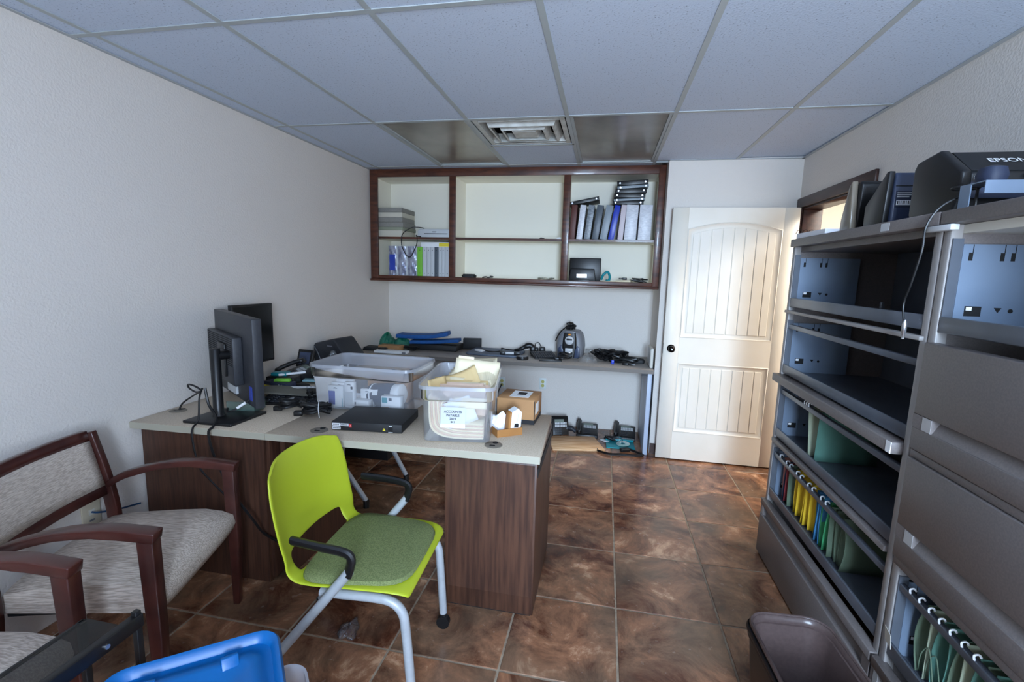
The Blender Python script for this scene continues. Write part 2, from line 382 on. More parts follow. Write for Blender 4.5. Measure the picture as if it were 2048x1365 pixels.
# floor: grout bed with one object per tile
FX, FY, FT = 0.12892, 3.40194, 0.45439
fl = struct(MB().box(XL - WT, 3.4, YF - WT, 5.0, -.08, -.0025), 'floor', M['grout'])
tm = {}
def tile_mesh(key, x0, x1, y0, y1):
    if key not in tm:
        tm[key] = MB().box(x0, x1, y0, y1, -.012, 0).mesh('floor_tile', bev=.0018, seg=1, smooth=False); tm[key].materials.append(M['floor'])
    return tm[key]
g = .0045
for i in range(-6, 7):
    for j in range(-11, 4):
        x0, x1 = FX + i * FT + g, FX + (i + 1) * FT - g; yy0, yy1 = FY + j * FT + g, FY + (j + 1) * FT - g
        lim_y = YA if FX + (i + .5) * FT < XA else YB
        if x1 < XL + .02 or yy1 < YF or yy0 > lim_y or x0 > 3.3: continue
        if x0 > XR + .1 and yy1 < 2.2: continue
        cx0, cx1, cy0, cy1 = max(x0, XL), x1, yy0, min(yy1, lim_y)
        if cx1 - cx0 < .03 or cy1 - cy0 < .03: continue
        full = abs(cx1 - x1) < 1e-6 and abs(cx0 - x0) < 1e-6 and abs(cy1 - yy1) < 1e-6
        mx, my = FX + (i + .5) * FT, FY + (j + .5) * FT
        me = tile_mesh('full' if full else (i, j), cx0 - mx, cx1 - mx, cy0 - my, cy1 - my)
        link('floor_tile', me, None, fl, (mx, my, 0))

# ceiling: lay-in tiles on a white grid
TE = .6096; TX = -0.87971; TY = 2.92269
ceil = struct(MB().box(XL - WT, XR + WT, YF - WT, YA + WT, H + .20, H + .25), 'ceiling', M['dark'])
xs = [TX + k * TE for k in range(-2, 4)]; ys = [TY + k * 1.2192 for k in range(-3, 2)]
for x in xs:
    P(MB().box(x - .0125, x + .0125, YF, YA if x < XA else YB, H - .003, H).box(x - .002, x + .002, YF, YA if x < XA else YB, H, H + .035), 'grid_bar', M['tbar'], ceil)
for y in ys:
    P(MB().box(XL, XR if y < YB else XA, y - .0125, y + .0125, H - .0035, H).box(XL, XR if y < YB else XA, y - .002, y + .002, H, H + .035), 'grid_bar', M['tbar'], ceil)
P(MB().box(TX, TX + TE, TY + .6096 - .0125, TY + .6096 + .0125, H - .003, H), 'grid_bar', M['tbar'], ceil)
for (a, b_, c, d) in ((XL, XL + .022, YF, YA), (XR - .022, XR, YF, YB), (XA, XR, YB - .022, YB), (XL, XR, YF, YF + .022)):
    P(MB().box(a, b_, c, d, H - .004, H - .001), 'wall_angle', M['angle'], ceil)
xe = [XL] + xs + [XR]; ye = [YF] + ys + [YA]
tcache = {}
for i in range(len(xe) - 1):
    for j in range(len(ye) - 1):
        a, b_, c, d = xe[i], xe[i + 1], ye[j], ye[j + 1]
        mid = (a + b_) / 2
        if mid > XA: d = min(d, YB)
        if d - c < .03: continue
        last = (j == len(ye) - 3) or (j == len(ye) - 2)
        if abs(c - TY) < .01 and (abs(a - xs[1]) < .01 or abs(a - xs[3]) < .01): continue       # troffers
        if abs(c - TY) < .01 and abs(a - xs[2]) < .01: c = TY + .6096                           # register above
        key = (round(b_ - a, 3), round(d - c, 3))
        if key not in tcache:
            sx, sy = (b_ - a) / 2 - .005, (d - c) / 2 - .005
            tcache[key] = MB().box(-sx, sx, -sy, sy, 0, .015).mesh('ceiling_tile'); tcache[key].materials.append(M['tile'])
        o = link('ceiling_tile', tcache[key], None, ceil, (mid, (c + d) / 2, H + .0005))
        if abs(a - xs[5]) < .01 and abs(c - TY) < .01:
            o.rotation_euler = (R(.35), R(-.5), 0); o.location.z += .005
# unlit lens panels (recessed troffers) and the air register
for k, lab in ((1, 'grey unlit lens panel of ceiling light left of the square air register'), (3, 'grey unlit lens panel of ceiling light right of the square air register')):
    a, b_ = xs[k], xs[k + 1]
    t = thing('ceiling_light', lab, 'ceiling light', ((a + b_) / 2, TY + .6096, H), group='unlit ceiling lights')
    sx, sy = TE / 2 - .013, .6096 - .013
    fr = MB()
    fr.box(-sx, -sx + .018, -sy, sy, .001, .012).box(sx - .018, sx, -sy, sy, .001, .012).box(-sx + .018, sx - .018, -sy, -sy + .018, .001, .012).box(-sx + .018, sx - .018, sy - .018, sy, .001, .012)
    P(fr, 'frame', M['tbar'], t)
    P(MB().box(-sx + .018, sx - .018, -sy + .018, sy - .018, .010, .014), 'lens', M['lens'], t)
    P(MB().box(-sx, sx, -sy, sy, .10, .11), 'housing', M['tbar'], t)
t = thing('air_register', 'white square stepped ceiling air register between two grey light panels', 'vent', ((xs[2] + xs[3]) / 2, TY + .3048, H))
P(MB().box(-.285, .285, -.285, .285, .12, .13), 'duct_box', M['dark'], t)
P(MB().box(-.285, -.255, -.285, .285, 0, .006).box(.255, .285, -.285, .285, 0, .006).box(-.255, .255, .262, .285, 0, .006).box(-.255, .255, -.285, -.272, 0, .006), 'frame', M['vent'], t)
def louvre(h0, h1, z0, z1, cy):
    rr = lambda h, z: [(-h, cy - h * .86, z), (h, cy - h * .86, z), (h, cy + h * .86, z), (-h, cy + h * .86, z)]
    m = MB()
    m.rings([rr(h0, z0), rr(h0 - .012, z0), rr(h1 - .012, z1), rr(h1, z1)], closed=True)
    return m
P(louvre(.277, .262, .002, .06, .0), 'louvre', M['vent'], t)
P(louvre(.208, .232, -.006, .045, .025), 'louvre', M['vent'], t)
P(louvre(.140, .164, -.008, .04, .035), 'louvre', M['vent'], t)
P(MB().rings([[(-.076, -.03, -.004), (.076, -.03, -.004), (.076, .10, -.004), (-.076, .10, -.004)], [(-.098, -.052, .035), (.098, -.052, .035), (.098, .122, .035), (-.098, .122, .035)]]), 'core', M['vent'], t)

# door swung open against the back wall, doorway in the right wall
hall = struct(MB().box(XR + WT, 3.4, 2.0, 2.1, 0, 2.6).box(3.3, 3.4, 2.1, 5.0, 0, 2.6).box(XR + WT, 3.4, 4.9, 5.0, 0, 2.6), 'wall_hall', M['hall'])
struct(MB().box(XR + WT, 3.4, 2.0, 5.0, 2.5, 2.6), 'ceiling_hall', M['hall'])
tr = MB()
tr.box(XR - .02, XR, 3.0, YB - .005, 2.06, 2.135).box(XR - .02, XR, 2.99, 3.06, 0, 2.06).box(XR - .02, XR, 3.985, 4.05, 0, 2.06)
tr.box(XR - .005, XR + WT + .005, 3.06, 3.075, 0, 2.045).box(XR - .005, XR + WT + .005, 3.97, 3.985, 0, 2.045).box(XR - .005, XR + WT + .005, 3.06, 3.985, 2.045, 2.06)
struct(tr, 'trim_1', M['casing'], bev=.004)
struct(MB().box(3.24, 3.3, 2.9, 4.6, 2.02, 2.14), 'trim_2', M['casing'])
struct(MB().box(XA + .002, .50, YB - .014, YB, 0, .09), 'baseboard_back', M['casing'])
door = bpy.data.objects.new('door_1', None); COL.objects.link(door); door['kind'] = 'structure'; door.location = (0, 0, 0)
dx0, dx1, yf, zb, zt = .492, 1.405, 3.965, .012, 2.058
P(MB().box(dx0, dx1, yf + .009, yf + .035, zb, zt), 'core_panel', M['door'], door)
ux0, ux1, uz0, uz1, lz0, lz1 = .613, 1.298, 1.037, 1.896, .246, .830
def arch(x0, x1, z, rise, n=14):
    return [(x0 + (x1 - x0) * k / n, z + rise * (1 - (2 * k / n - 1) ** 2)) for k in range(n + 1)]
P(MB().box(dx0, ux0, yf, yf + .0095, zb, zt), 'stile', M['door'], door, bev=.0015, seg=1)
P(MB().box(ux1, dx1, yf, yf + .0095, zb, zt), 'stile', M['door'], door, bev=.0015, seg=1)
P(MB().box(ux0, ux1, yf, yf + .0095, zb, lz0), 'rail', M['door'], door)
P(MB().box(ux0, ux1, yf, yf + .0095, lz1, uz0), 'rail', M['door'], door)
P(MB().prism([(ux0, zt)] + arch(ux0, ux1, uz1, .055) + [(ux1, zt)], yf, yf + .0095), 'rail', M['door'], door)
def moulding(z0, z1, rise):
    rs = []
    for ins, yy in ((.0, yf + .001), (.007, yf - .004), (.013, yf + .002), (.026, yf + .0082), (.040, yf + .0082)):
        a = [(p[0], yy, p[1]) for p in arch(ux0 + ins, ux1 - ins, z1 - ins, rise)]
        rs.append(a + [(ux1 - ins, yy, z0 + ins), (ux0 + ins, yy, z0 + ins)])
    return MB().rings(rs, False, False)
P(moulding(uz0, uz1, .055), 'moulding', M['door'], door, smooth=True)
P(moulding(lz0, lz1, 0), 'moulding', M['door'], door, smooth=True)
px_ = [.654] + [.708 + .0815 * k for k in range(7)] + [1.257]
for (z0, z1, rise) in ((uz0 + .04, uz1 - .04, .052), (lz0 + .04, lz1 - .04, 0)):
    for a, b_ in zip(px_[:-1], px_[1:]):
        a += .0035; b_ -= .0035
        zz = lambda x: z1 + rise * (1 - ((x - .955) / .3025) ** 2)
        P(MB().prism([(a, z0), (b_, z0), (b_, zz(b_)), ((a + b_) / 2, zz((a + b_) / 2)), (a, zz(a))], yf + .0035, yf + .010), 'plank', M['door'], door, bev=.0025, seg=1, smooth=False)
kb = P(MB().lathe([(.001, 0), (.032, 0), (.032, .004), (.026, .009), (.012, .011), (.011, .028), (.022, .034), (.027, .046), (.024, .058), (.012, .064), (.001, .065)], 20), 'knob', M['knob'], door, smooth=True, loc=(.553, yf, .945), rot=(R(90), 0, 0), label='dark bronze round knob')
P(MB().lathe([(.001, .0655), (.006, .066), (.006, .068), (.001, .068)], 10), 'key_slot', M['silver'], kb)
P(MB().box(dx0 - .002, dx0, yf + .008, yf + .03, .90, .985), 'latch_plate', M['knob'], door)
for z in (.25, 1.05, 1.83): P(MB().box(1.405, 1.414, yf + .004, yf + .03, z - .045, z + .045), 'hinge', M['knob'], door)

# wall outlets
def outlet(loc, rz, lab, m='receiver'):
    t = thing('wall_outlet', lab, 'outlet', loc, rz)
    P(MB().box(-.035, .035, -.007, 0, -.058, .058), 'plate', M[m], t, bev=.003)
    for z in (-.02, .02):
        P(MB().lathe([(.001, 0), (.0165, 0), (.0165, .003), (.001, .003)], 14), 'socket', M['outhole'], t, loc=(0, -.007, z), rot=(R(90), 0, 0))
    return t
outlet((-.984, YA, .40), 0, 'white wall outlet under the back counter with a cord plugged in')
outlet((-.563, YA, .42), 0, 'white empty wall outlet above the large cardboard box')

# ------------------------------------------------------------------ wall cabinet in the alcove
CF = 4.22
wc = thing('wall_cabinet', 'long open wall cabinet with dark brown frame and cream inside, three bays', 'cabinet', (-.87, YA, 1.41))
ox, oy, oz = -.87, YA, 1.41
def wbox(x0, x1, y0, y1, z0, z1): return MB().box(x0 - ox, x1 - ox, y0 - oy, y1 - oy, z0 - oz, z1 - oz)
L0, L1 = XL + .012, XA - .003
P(wbox(L0, L1, YA - .012, YA - .001, 1.43, 2.436), 'back_panel', M['cream'], wc)
P(wbox(L0, L0 + .075, CF, CF + .022, 1.43, 2.434), 'stile', M['cabwood'], wc, bev=.002)
P(wbox(.392, L1, CF, CF + .022, 1.43, 2.434), 'stile', M['cabwood'], wc, bev=.002)
P(wbox(-1.429, -1.370, CF, CF + .022, 1.465, 2.365), 'stile', M['cabwood'], wc, bev=.002)
P(wbox(-.395, -.335, CF, CF + .022, 1.465, 2.365), 'stile', M['cabwood'], wc, bev=.002)
P(wbox(L0 + .075, .392, CF, CF + .022, 2.365, 2.434), 'top_rail', M['cabwood'], wc, bev=.002)
P(wbox(L0 + .075, .392, CF, CF + .022, 1.43, 1.465), 'bottom_rail', M['cabwood'], wc, bev=.002)
P(wbox(L0, L1, CF - .02, CF + .022, 1.41, 1.43), 'ledge_moulding', M['cabwood'], wc, bev=.004)
P(wbox(L0, L1, CF + .022, YA - .001, 1.41, 1.43), 'underside', M['cream'], wc)
P(wbox(L0, L1, CF + .022, YA - .012, 1.43, 1.462), 'floor_board', M['cream'], wc)
P(wbox(L0, L1, CF + .022, YA - .012, 2.37, 2.43), 'top_board', M['cream'], wc)
bays = ((L0 + .03, -1.408), (-1.391, -.373), (-.357, L1 - .03))
for x0, x1 in ((L0, L0 + .03), (-1.408, -1.391), (-.373, -.357), (L1 - .03, L1)):
    P(wbox(x0, x1, CF + .022, YA - .012, 1.462, 2.37), 'divider', M['cream'], wc)
SH = 1.826
for x0, x1 in bays:
    s = P(wbox(x0, x1, CF + .03, YA - .012, SH - .02, SH), 'shelf', M['cream'], wc)
    P(wbox(x0, x1, CF + .024, CF + .03, SH - .02, SH), 'shelf_edge', M['cabwood'], s)
FL = 1.462

def flat_box(name, x0, x1, y0, y1, z0, z1, m, lab, cat, group=None, rz=0, bev=.002):
    cx, cy = (x0 + x1) / 2, (y0 + y1) / 2
    o = P(MB().box(x0 - cx, x1 - cx, y0 - cy, y1 - cy, 0, z1 - z0), name, M[m], bev=bev, loc=(cx, cy, z0), rot=(0, 0, R(rz)))
    return tag(o, lab, cat, group)
# stack of grey bundled form boxes, left bay upper shelf
z = SH; hs = (.062, .03, .045, .045, .045, .042); ms = ('boxcream', 'boxsage', 'boxgrey', 'boxgrey', 'boxcream', 'boxgrey')
labs = ('cream bundle of forms at the very bottom of the shelf stack', 'sage green bundle of forms, second from bottom of the shelf stack', 'grey bundle of forms, third from bottom of the shelf stack',
        'grey bundle of forms right under the off white bundle in the shelf stack', 'off white bundle of forms near the top of the shelf stack', 'grey bundle of forms on top of the shelf stack')
for k in range(6):
    dx = random.uniform(-.006, .012)
    flat_box('paper_bundle', -2.172 + dx, -1.90 + dx, 4.262, 4.56, z, z + hs[k] - .001, ms[k], labs[k], 'paper', 'bundles of forms stacked on the shelf', rz=random.uniform(-1.5, 1.5)); z += hs[k]
# small white portable printer
t = thing('portable_printer', 'flat white portable printer on the cabinet shelf beside the paper stack', 'printer', (-1.60, 4.36, SH))
P(MB().prism([(-.155, 0), (.165, 0), (.165, .078), (-.13, .078), (-.155, .06)], -.09, .12), 'body', M['lgrey'], t, bev=.006)
P(MB().box(-.09, .14, -.092, -.088, .03, .036), 'paper_slot', M['ink'], t)
P(MB().box(-.01, .03, -.0915, -.088, .046, .053), 'badge', M['ink'], t)
cb = P(MB().tube(spl([(-1.70, 4.30, SH + .085), (-1.74, 4.24, SH + .088), (-1.80, 4.22, SH + .08), (-1.88, 4.21, SH + .02), (-1.885, 4.205, SH - .08), (-1.84, 4.205, SH - .17), (-1.80, 4.205, SH - .185), (-1.76, 4.205, SH - .12), (-1.735, 4.205, SH - .06), (-1.74, 4.22, SH + .01), (-1.76, 4.25, SH + .008), (-1.72, 4.27, SH + .006)], 6), .0042, 6), 'looped_cable', M['cable'])
tag(cb, 'black cord looping down over the cabinet shelf edge from the portable printer', 'cord')
# lower left bay: wrapped packets, folder, books, flat carton on top
for k, (x0, x1, lab) in enumerate(((-2.055, -1.975, 'foil wrapped packet with blue label, leftmost in lower left cabinet bay'), (-1.962, -1.878, 'silver foil packet in the middle of three in lower left bay'), (-1.862, -1.775, 'shiny foil packet next to the lime green folder'))):
    t = thing('foil_packet', lab, 'packet', ((x0 + x1) / 2, 4.38, FL), group='foil packets in the cabinet')
    hw = (x1 - x0) / 2
    P(MB().grid(lambda u, v: ((u - .5) * 2 * hw, -.095 - .006 * math.sin(u * math.pi) + .003 * math.sin(v * 17 + u * 9), .004 + v * .275), 8, 14), 'wrapper', M['foil'], t, smooth=True)
    P(MB().box(-hw, hw, -.092, .15, 0, .282), 'contents', M['white'], t, bev=.003)
    if k == 0:
        P(MB().box(-hw + .012, hw - .012, -.104, -.1005, .05, .20), 'label_print', M['indigo'], t)
bk = [(-1.762, -1.712, .275, 'green', 'lime green folder standing beside the foil packets', 'folder'), (-1.710, -1.670, .275, 'lgrey', 'light grey boxed manual right of the lime green folder', 'book'), (-1.668, -1.632, .275, 'lgrey', 'second light grey boxed manual right of the lime green folder', 'book'),
      (-1.630, -1.592, .275, 'lgrey', 'third light grey boxed manual, left of the charcoal one', 'book'), (-1.590, -1.553, .275, 'slate', 'charcoal boxed manual between the light grey manuals', 'book'),
      (-1.551, -1.521, .275, 'lgrey', 'narrow light grey manual just right of the charcoal manual', 'book'), (-1.519, -1.489, .275, 'lgrey', 'narrow light grey manual, second from the cabinet post', 'book'), (-1.487, -1.440, .275, 'lgrey', 'narrow light grey manual against the cabinet post', 'book')]
for x0, x1, h, m, lab, cat in bk:
    t = thing('boxed_manual' if cat == 'book' else 'folder', lab, cat, ((x0 + x1) / 2, 4.38, FL), group='manuals in the lower left bay')
    hw = (x1 - x0) / 2
    P(MB().box(-hw, hw, -.10, .14, 0, h), 'cover', M[m], t, bev=.002)
    for zz in (.03, h - .03): P(MB().lathe([(.0005, 0), (.004, 0), (.004, .001), (.0005, .001)], 8), 'rivet', M['ink'], t, loc=(0, -.10, zz), rot=(R(90), 0, 0))
t = thing('flat_carton', 'flat white carton with yellow corner lying on the manuals', 'box', (-1.585, 4.39, FL + .276))
P(MB().box(-.145, .145, -.10, .13, 0, .044), 'body', M['white'], t, bev=.002)
P(MB().box(.035, .145, -.1015, -.098, .006, .038), 'yellow_label', M['yellowl'], t)
# middle bay: small leftovers
o = P(MB().rings([[(p[0], p[1], 0) for p in rrect(.125, .06, .02, 0)], rrect(.14, .07, .025, .018), rrect(.11, .05, .02, .034)]), 'travel_mouse', M['blackm'], smooth=True, loc=(-1.255, 4.30, FL))
tag(o, 'small dark mouse on the floor of the middle cabinet bay', 'mouse')
o = P(MB().tube(spl([(-.05, 0, .006), (-.02, .02, .012), (.01, -.015, .008), (.05, .01, .014), (.02, .02, .018)], 6), .006, 6), 'cable_scrap', M['char'], loc=(-1.08, 4.31, FL)); tag(o, 'little dark cable scrap in the middle cabinet bay', 'cable')
o = P(MB().grid(lambda u, v: ((u - .5) * .15, (v - .5) * .09, .012 + .012 * math.sin(u * 9 + v * 5) * math.sin(v * 8 + 1)), 12, 8), 'clear_bag', M['bag'], smooth=True, loc=(-.53, 4.31, FL)); tag(o, 'crumpled clear bag in the right end of the middle cabinet bay', 'bag')
o = P(MB().prism([(0, 0), (.014, .012), (.05, .006), (.04, 0)], 0, .012), 'cup_hook', M['ink'], loc=(-.60, 4.26, SH)); tag(o, 'small dark hook on the middle shelf edge, left of the white clip', 'hook')
o = P(MB().prism([(0, 0), (.03, .014), (.045, .016), (.05, 0)], 0, .016), 'shelf_clip', M['white'], loc=(-.455, 4.26, SH)); tag(o, 'small white clip at the right end of the middle shelf', 'clip')

# right bay: upright binders
def binder(name, lab, x, lean, wd, m, h=.295, dp=.26, group='upright binders in the right bay', z=SH, y=4.268, cat='binder'):
    t = thing(name, lab, cat, (x, y, z), group=group, rot=(0, R(lean), 0))
    hw = wd / 2
    P(MB().box(-hw, hw, 0, .004, 0.002, h), 'spine', M[m], t, bev=.0018)
    P(MB().box(-hw, -hw + .003, .004, dp, .002, h), 'cover', M[m], t); P(MB().box(hw - .003, hw, .004, dp, .002, h), 'cover', M[m], t)
    P(MB().box(-hw + .006, hw - .006, .02, dp - .01, .008, h - .01), 'pages', M['paper'], t)
    return t
bb = [('brown leaning binder against the left post of the right cabinet bay', -.312, 3, .05, 'brownsp'), ('narrow white crinkled binder next to the brown one', -.247, 5, .05, 'wrinkle'), ('pale grey crinkled binder left of the dark slate binder', -.180, 6, .052, 'wrinkleg'),
      ('dark slate crinkled binder in the right bay row', -.110, 7, .056, 'slate'), ('plain light grey binder between slate and blue binders', -.040, 9, .060, 'greyb'), ('bright blue leaning binder', .026, 9, .048, 'bluebind'),
      ('pale pink binder right of the bright blue binder', .105, 4, .044, 'pinkb'), ('wide white crinkled binder, second from the right post', .187, 2, .100, 'wrinkle'), ('wide white crinkled binder at the right end of the row', .305, 1, .105, 'wrinkle')]
for lab, x, ln, wd, m in bb: binder('ring_binder', lab, x, ln, wd, m)
# black binders lying on top
def lying(lab, loc, rz, tilt, m='black', th=.034):
    t = thing('ring_binder', lab, 'binder', loc, group='black binders lying on the row', rot=(0, R(tilt), R(rz)))
    P(MB().box(-.13, .13, -.0, .006, 0, th), 'spine', M[m], t, bev=.0015)
    P(MB().box(-.13, .13, .006, .24, 0, .003), 'cover', M[m], t); P(MB().box(-.13, .13, .006, .24, th - .003, th), 'cover', M[m], t)
    P(MB().box(-.12, .12, .012, .23, .006, th - .006), 'pages', M['greyb'], t)
    for x in (-.105, .105):
        P(MB().lathe([(.001, 0), (.0075, 0), (.0075, .004), (.001, .004)], 12), 'finger_ring', M['silver'], t, loc=(x, 0, th / 2), rot=(R(90), 0, 0))
    return t
zb_ = SH + .300
lying('black binder at the bottom of the lying binder pile', (.155, 4.29, zb_), -1, 0, th=.032)
lying('grey edged binder just above the bottom black binder of the pile', (.165, 4.285, zb_ + .033), 1, -3, 'greyb', .018)
lying('black binder, third from bottom of the lying pile', (.165, 4.285, zb_ + .058), -1, 1, th=.036)
lying('black binder in the upper half of the lying pile', (.175, 4.285, zb_ + .097), 1, -1, th=.036)
lying('grey edged binder second from the top of the lying pile', (.19, 4.28, zb_ + .136), 2, -4, 'greyb', .022)
lying('black binder on top of the lying pile', (.185, 4.285, zb_ + .164), -2, -3, th=.036)
t = lying('black open wedge shaped binder lying over the leftmost binders', (-.215, 4.285, SH + .315), 0, -11, th=.03)
# lower right bay
t = thing('card_case', 'black glossy card case with silver label in the lower right cabinet bay', 'case', (-.185, 4.372, FL))
P(MB().box(-.14, .14, -.03, .10, 0, .205), 'back_shell', M['black'], t, bev=.006)
P(MB().prism([(-.14, 0), (.10, 0), (.085, .11), (-.125, .11)], -.085, -.032), 'front_tray', M['black'], t, bev=.005)
P(MB().box(-.07, .02, -.0875, -.0845, .03, .062), 'silver_label', M['silver'], t)
P(MB().box(-.10, .05, -.12, -.06, 0, .012), 'foot', M['black'], t, bev=.002)
o = P(MB().tube(spl([(-.035, 4.30, FL + .02), (-.02, 4.27, FL + .06), (.015, 4.28, FL + .085), (.035, 4.29, FL + .05), (.03, 4.30, FL + .012), (.005, 4.29, FL + .01)], 8), .011, 8), 'green_clip_strap', M['teal'], smooth=True); tag(o, 'teal green plastic strap beside the black card case', 'strap')
t = thing('envelope', 'thin manila envelope lying in the lower right cabinet bay', 'envelope', (.10, 4.36, FL), -8)
P(MB().hexa([(-.13, -.1, 0), (.13, -.1, 0), (.13, .1, 0), (-.13, .1, 0)], [(-.13, -.1, .005), (.13, -.1, .02), (.13, .1, .02), (-.13, .1, .005)]), 'pouch', M['manilal'], t)
P(MB().box(.06, .10, -.08, .02, .0175, .019), 'flap_clasp', M['kraft'], t)
def tangle(name, lab, c, rx, ry, hz, n, rad, m='cable', seed=1, cat='cable', seg=6):
    rn = random.Random(seed); pts = []
    a = rn.uniform(0, 6.28)
    for k in range(n):
        a += rn.uniform(1.4, 2.9); q = rn.uniform(.45, 1.0)
        pts.append((c[0] + rx * q * math.cos(a), c[1] + ry * q * math.sin(a), c[2] + rad + hz * rn.random() * (1 - .5 * q)))
    o = P(MB().tube(spl(pts, 6), rad, seg), name, M[m], smooth=True)
    return tag(o, lab, cat)
tangle('cable_coil', 'tangled thin black cable at the right end of the lower right cabinet bay', (.285, 4.33, FL), .085, .07, .06, 12, .0045, seed=3)
o = P(MB().box(-.02, .02, -.012, .012, 0, .02).box(-.05, -.02, -.006, .006, .004, .016), 'plug', M['black'], bev=.003, loc=(.165, 4.30, FL + .021)); tag(o, 'small black plug in front of the tangled cable in the cabinet', 'plug')

# ------------------------------------------------------------------ desk (L along the left wall with a peninsula)
DT = .762
SX = -1.497                                 # seam between the two worktops
def top(name, pts, lab):
    t = thing(name, lab, 'desk', (sum(p[0] for p in pts) / 4, sum(p[1] for p in pts) / 4, 0))
    c = t.location
    loc = [(p[0] - c.x, p[1] - c.y) for p in pts]
    P(MB().prism(loc, DT - .034, DT, axis='z'), 'worktop', M['desktop'], t, bev=.0015, seg=1)
    (ax, ay), (bx, by) = loc[0], loc[1]
    P(MB().hexa([(ax, ay - .0012, DT - .033), (bx, by - .0012, DT - .033), (bx, by, DT - .033), (ax, ay, DT - .033)], [(ax, ay - .0012, DT - .002), (bx, by - .0012, DT - .002), (bx, by, DT - .002), (ax, ay, DT - .002)]), 'edge_band', M['deskedge'], t)
    return t, c
n0 = lambda x: 1.870 + (x + .228) * .0354    # near edge, very slightly off square
dl, c = top('desk', [(XL + .004, n0(XL)), (SX - .001, n0(SX)), (SX - .001, 3.90), (XL + .004, 3.90)], 'taupe topped wooden desk run along the left wall, carrying the monitors')
def lb(c, x0, x1, y0, y1, z0, z1): return MB().box(x0 - c.x, x1 - c.x, y0 - c.y, y1 - c.y, z0, z1)
P(lb(c, XL + .02, SX - .02, n0(-1.9) + .03, n0(-1.9) + .055, .0, DT - .034), 'end_panel', M['deskwood'], dl)
P(lb(c, XL + .02, XL + .04, 1.90, 3.88, .0, DT - .034), 'wall_panel', M['deskwood'], dl)
P(lb(c, SX - .022, SX - .002, n0(SX) + .03, 2.44, .02, DT - .034), 'side_panel', M['deskwood'], dl)
P(lb(c, XL + .05, SX - .14, 3.35, 3.86, .0, DT - .034), 'pedestal', M['blackm'], dl)
dr, c = top('desk', [(SX + .001, n0(SX)), (-.228, 1.870), (-.247, 2.470), (SX + .001, 2.445)], 'taupe topped peninsula desk with dark wood pedestal, carrying the clear bins')
pd = P(lb(c, -.650, -.240, 1.888, 2.44, .012, DT - .034), 'pedestal', M['deskwood'], dr, bev=.002)
P(lb(c, -.64, -.25, 1.886, 1.889, .10, DT - .05), 'finished_panel', M['deskwood'], pd)
P(lb(c, -.64, -.25, 1.90, 2.42, .0, .012), 'plinth', M['blackm'], pd)
P(lb(c, -.2385, -.236, 1.89, 2.44, .66, .70), 'edge_pull', M['ink'], pd)
P(lb(c, SX + .02, SX + .045, 1.90, 2.40, 0, DT - .034), 'leg_panel', M['deskwood'], dr)
P(lb(c, SX + .05, -.66, 2.40, 2.42, .52, DT - .034), 'modesty_panel', M['blackm'], dr)
def grommet(x, y, lab, rz=0):
    t = thing('desk_grommet', lab, 'grommet', (x, y, DT), rz, group='round cable grommets in the desk top')
    P(MB().lathe([(.001, 0), (.040, 0), (.040, .002), (.037, .0035), (.001, .0035)], 28), 'cap', mat('grommet_grey', (120, 112, 100), rough=.5), t, smooth=True)
    P(MB().box(-.014, .010, -.020, -.008, .0034, .0042), 'cable_slot', M['hole'], t)
    P(MB().lathe([(.001, .0034), (.013, .0034), (.013, .0042), (.001, .0042)], 14, c=(.004, .024, 0)), 'cable_slot', M['hole'], t)
grommet(-.448, 1.953, 'round desk grommet in front of the small cardboard tray')
grommet(-1.285, 1.925, 'round desk grommet left of the black network switch')
grommet(-2.150, 2.003, 'round desk grommet by the left wall with a cord through it')

# ------------------------------------------------------------------ monitors
t = thing('monitor', 'black monitor on square stand with its back to the camera', 'monitor', (-1.835, 1.965, DT))
bsq = [(-1.962, 1.845), (-1.700, 1.852), (-1.690, 2.085), (-1.952, 2.075)]
P(MB().prism([(x + 1.835, y - 1.965) for x, y in bsq], 0, .014, axis='z'), 'base', M['black'], t, bev=.004)
P(MB().lathe([(.030, .014), (.024, .03), (.023, .35), (.021, .352)], 18, c=(-.028, -.005, 0)), 'post', M['black'], t, smooth=True)
# panel frame: runs from the near right end to the far left end
pa, pb = Vector((.210, -.035, 0)), Vector((-.340, .335, 0))
d = (pb - pa); L = d.length; d.normalize(); nrm = Vector((-d.y, d.x, 0)); 
if nrm.y > 0: nrm = -nrm                     # the back of the screen looks toward the camera
mp = Matrix(((d.x, nrm.x, 0, pa.x), (d.y, nrm.y, 0, pa.y), (0, 0, 1, 0), (0, 0, 0, 1)))
z0, z1 = .073, .510
pn = P(MB().at(mp).box(0, L, -.044, 0, z0, z1), 'screen_panel', M['char'], t, bev=.004)
P(MB().at(mp).box(.014, L - .014, -.047, -.043, z0 + .018, z1 - .014), 'screen', M['screen'], pn)
hs_ = P(MB().at(mp).box(.16, L - .03, 0, .045, z0 + .09, z1 - .105), 'rear_housing', M['char'], t, bev=.004)
for k in range(14):
    zz = z0 + .215 + k * .0105
    P(MB().at(mp).box(.175, L - .045, .0445, .0462, zz - .03, zz - .026), 'vent_slot', M['hole'], hs_)
P(MB().at(mp).box(.27, .39, .045, .056, z0 + .12, z0 + .29), 'mount_plate', M['black'], t, bev=.003)
P(MB().at(mp).box(.27, .42, -.0, .012, z0 + .02, z0 + .06), 'port_bay', M['lgrey'], t)
P(MB().at(mp).box(.04, .08, .0, .002, z0 + .03, z0 + .10), 'rating_label', M['indigo'], t)
arm = MB().tube([(-.028, -.005, .315), (.0, .05, .315), tuple(mp @ Vector((.33, .056, .315)))], .022, 10)
P(arm, 'pivot_arm', M['black'], t, smooth=True)
t = thing('monitor', 'black monitor standing behind the first, screen half turned to the wall', 'monitor', (-2.06, 2.50, DT))
ma, mb_ = Vector((-.035, .18, 0)), Vector((-.070, -.12, 0))
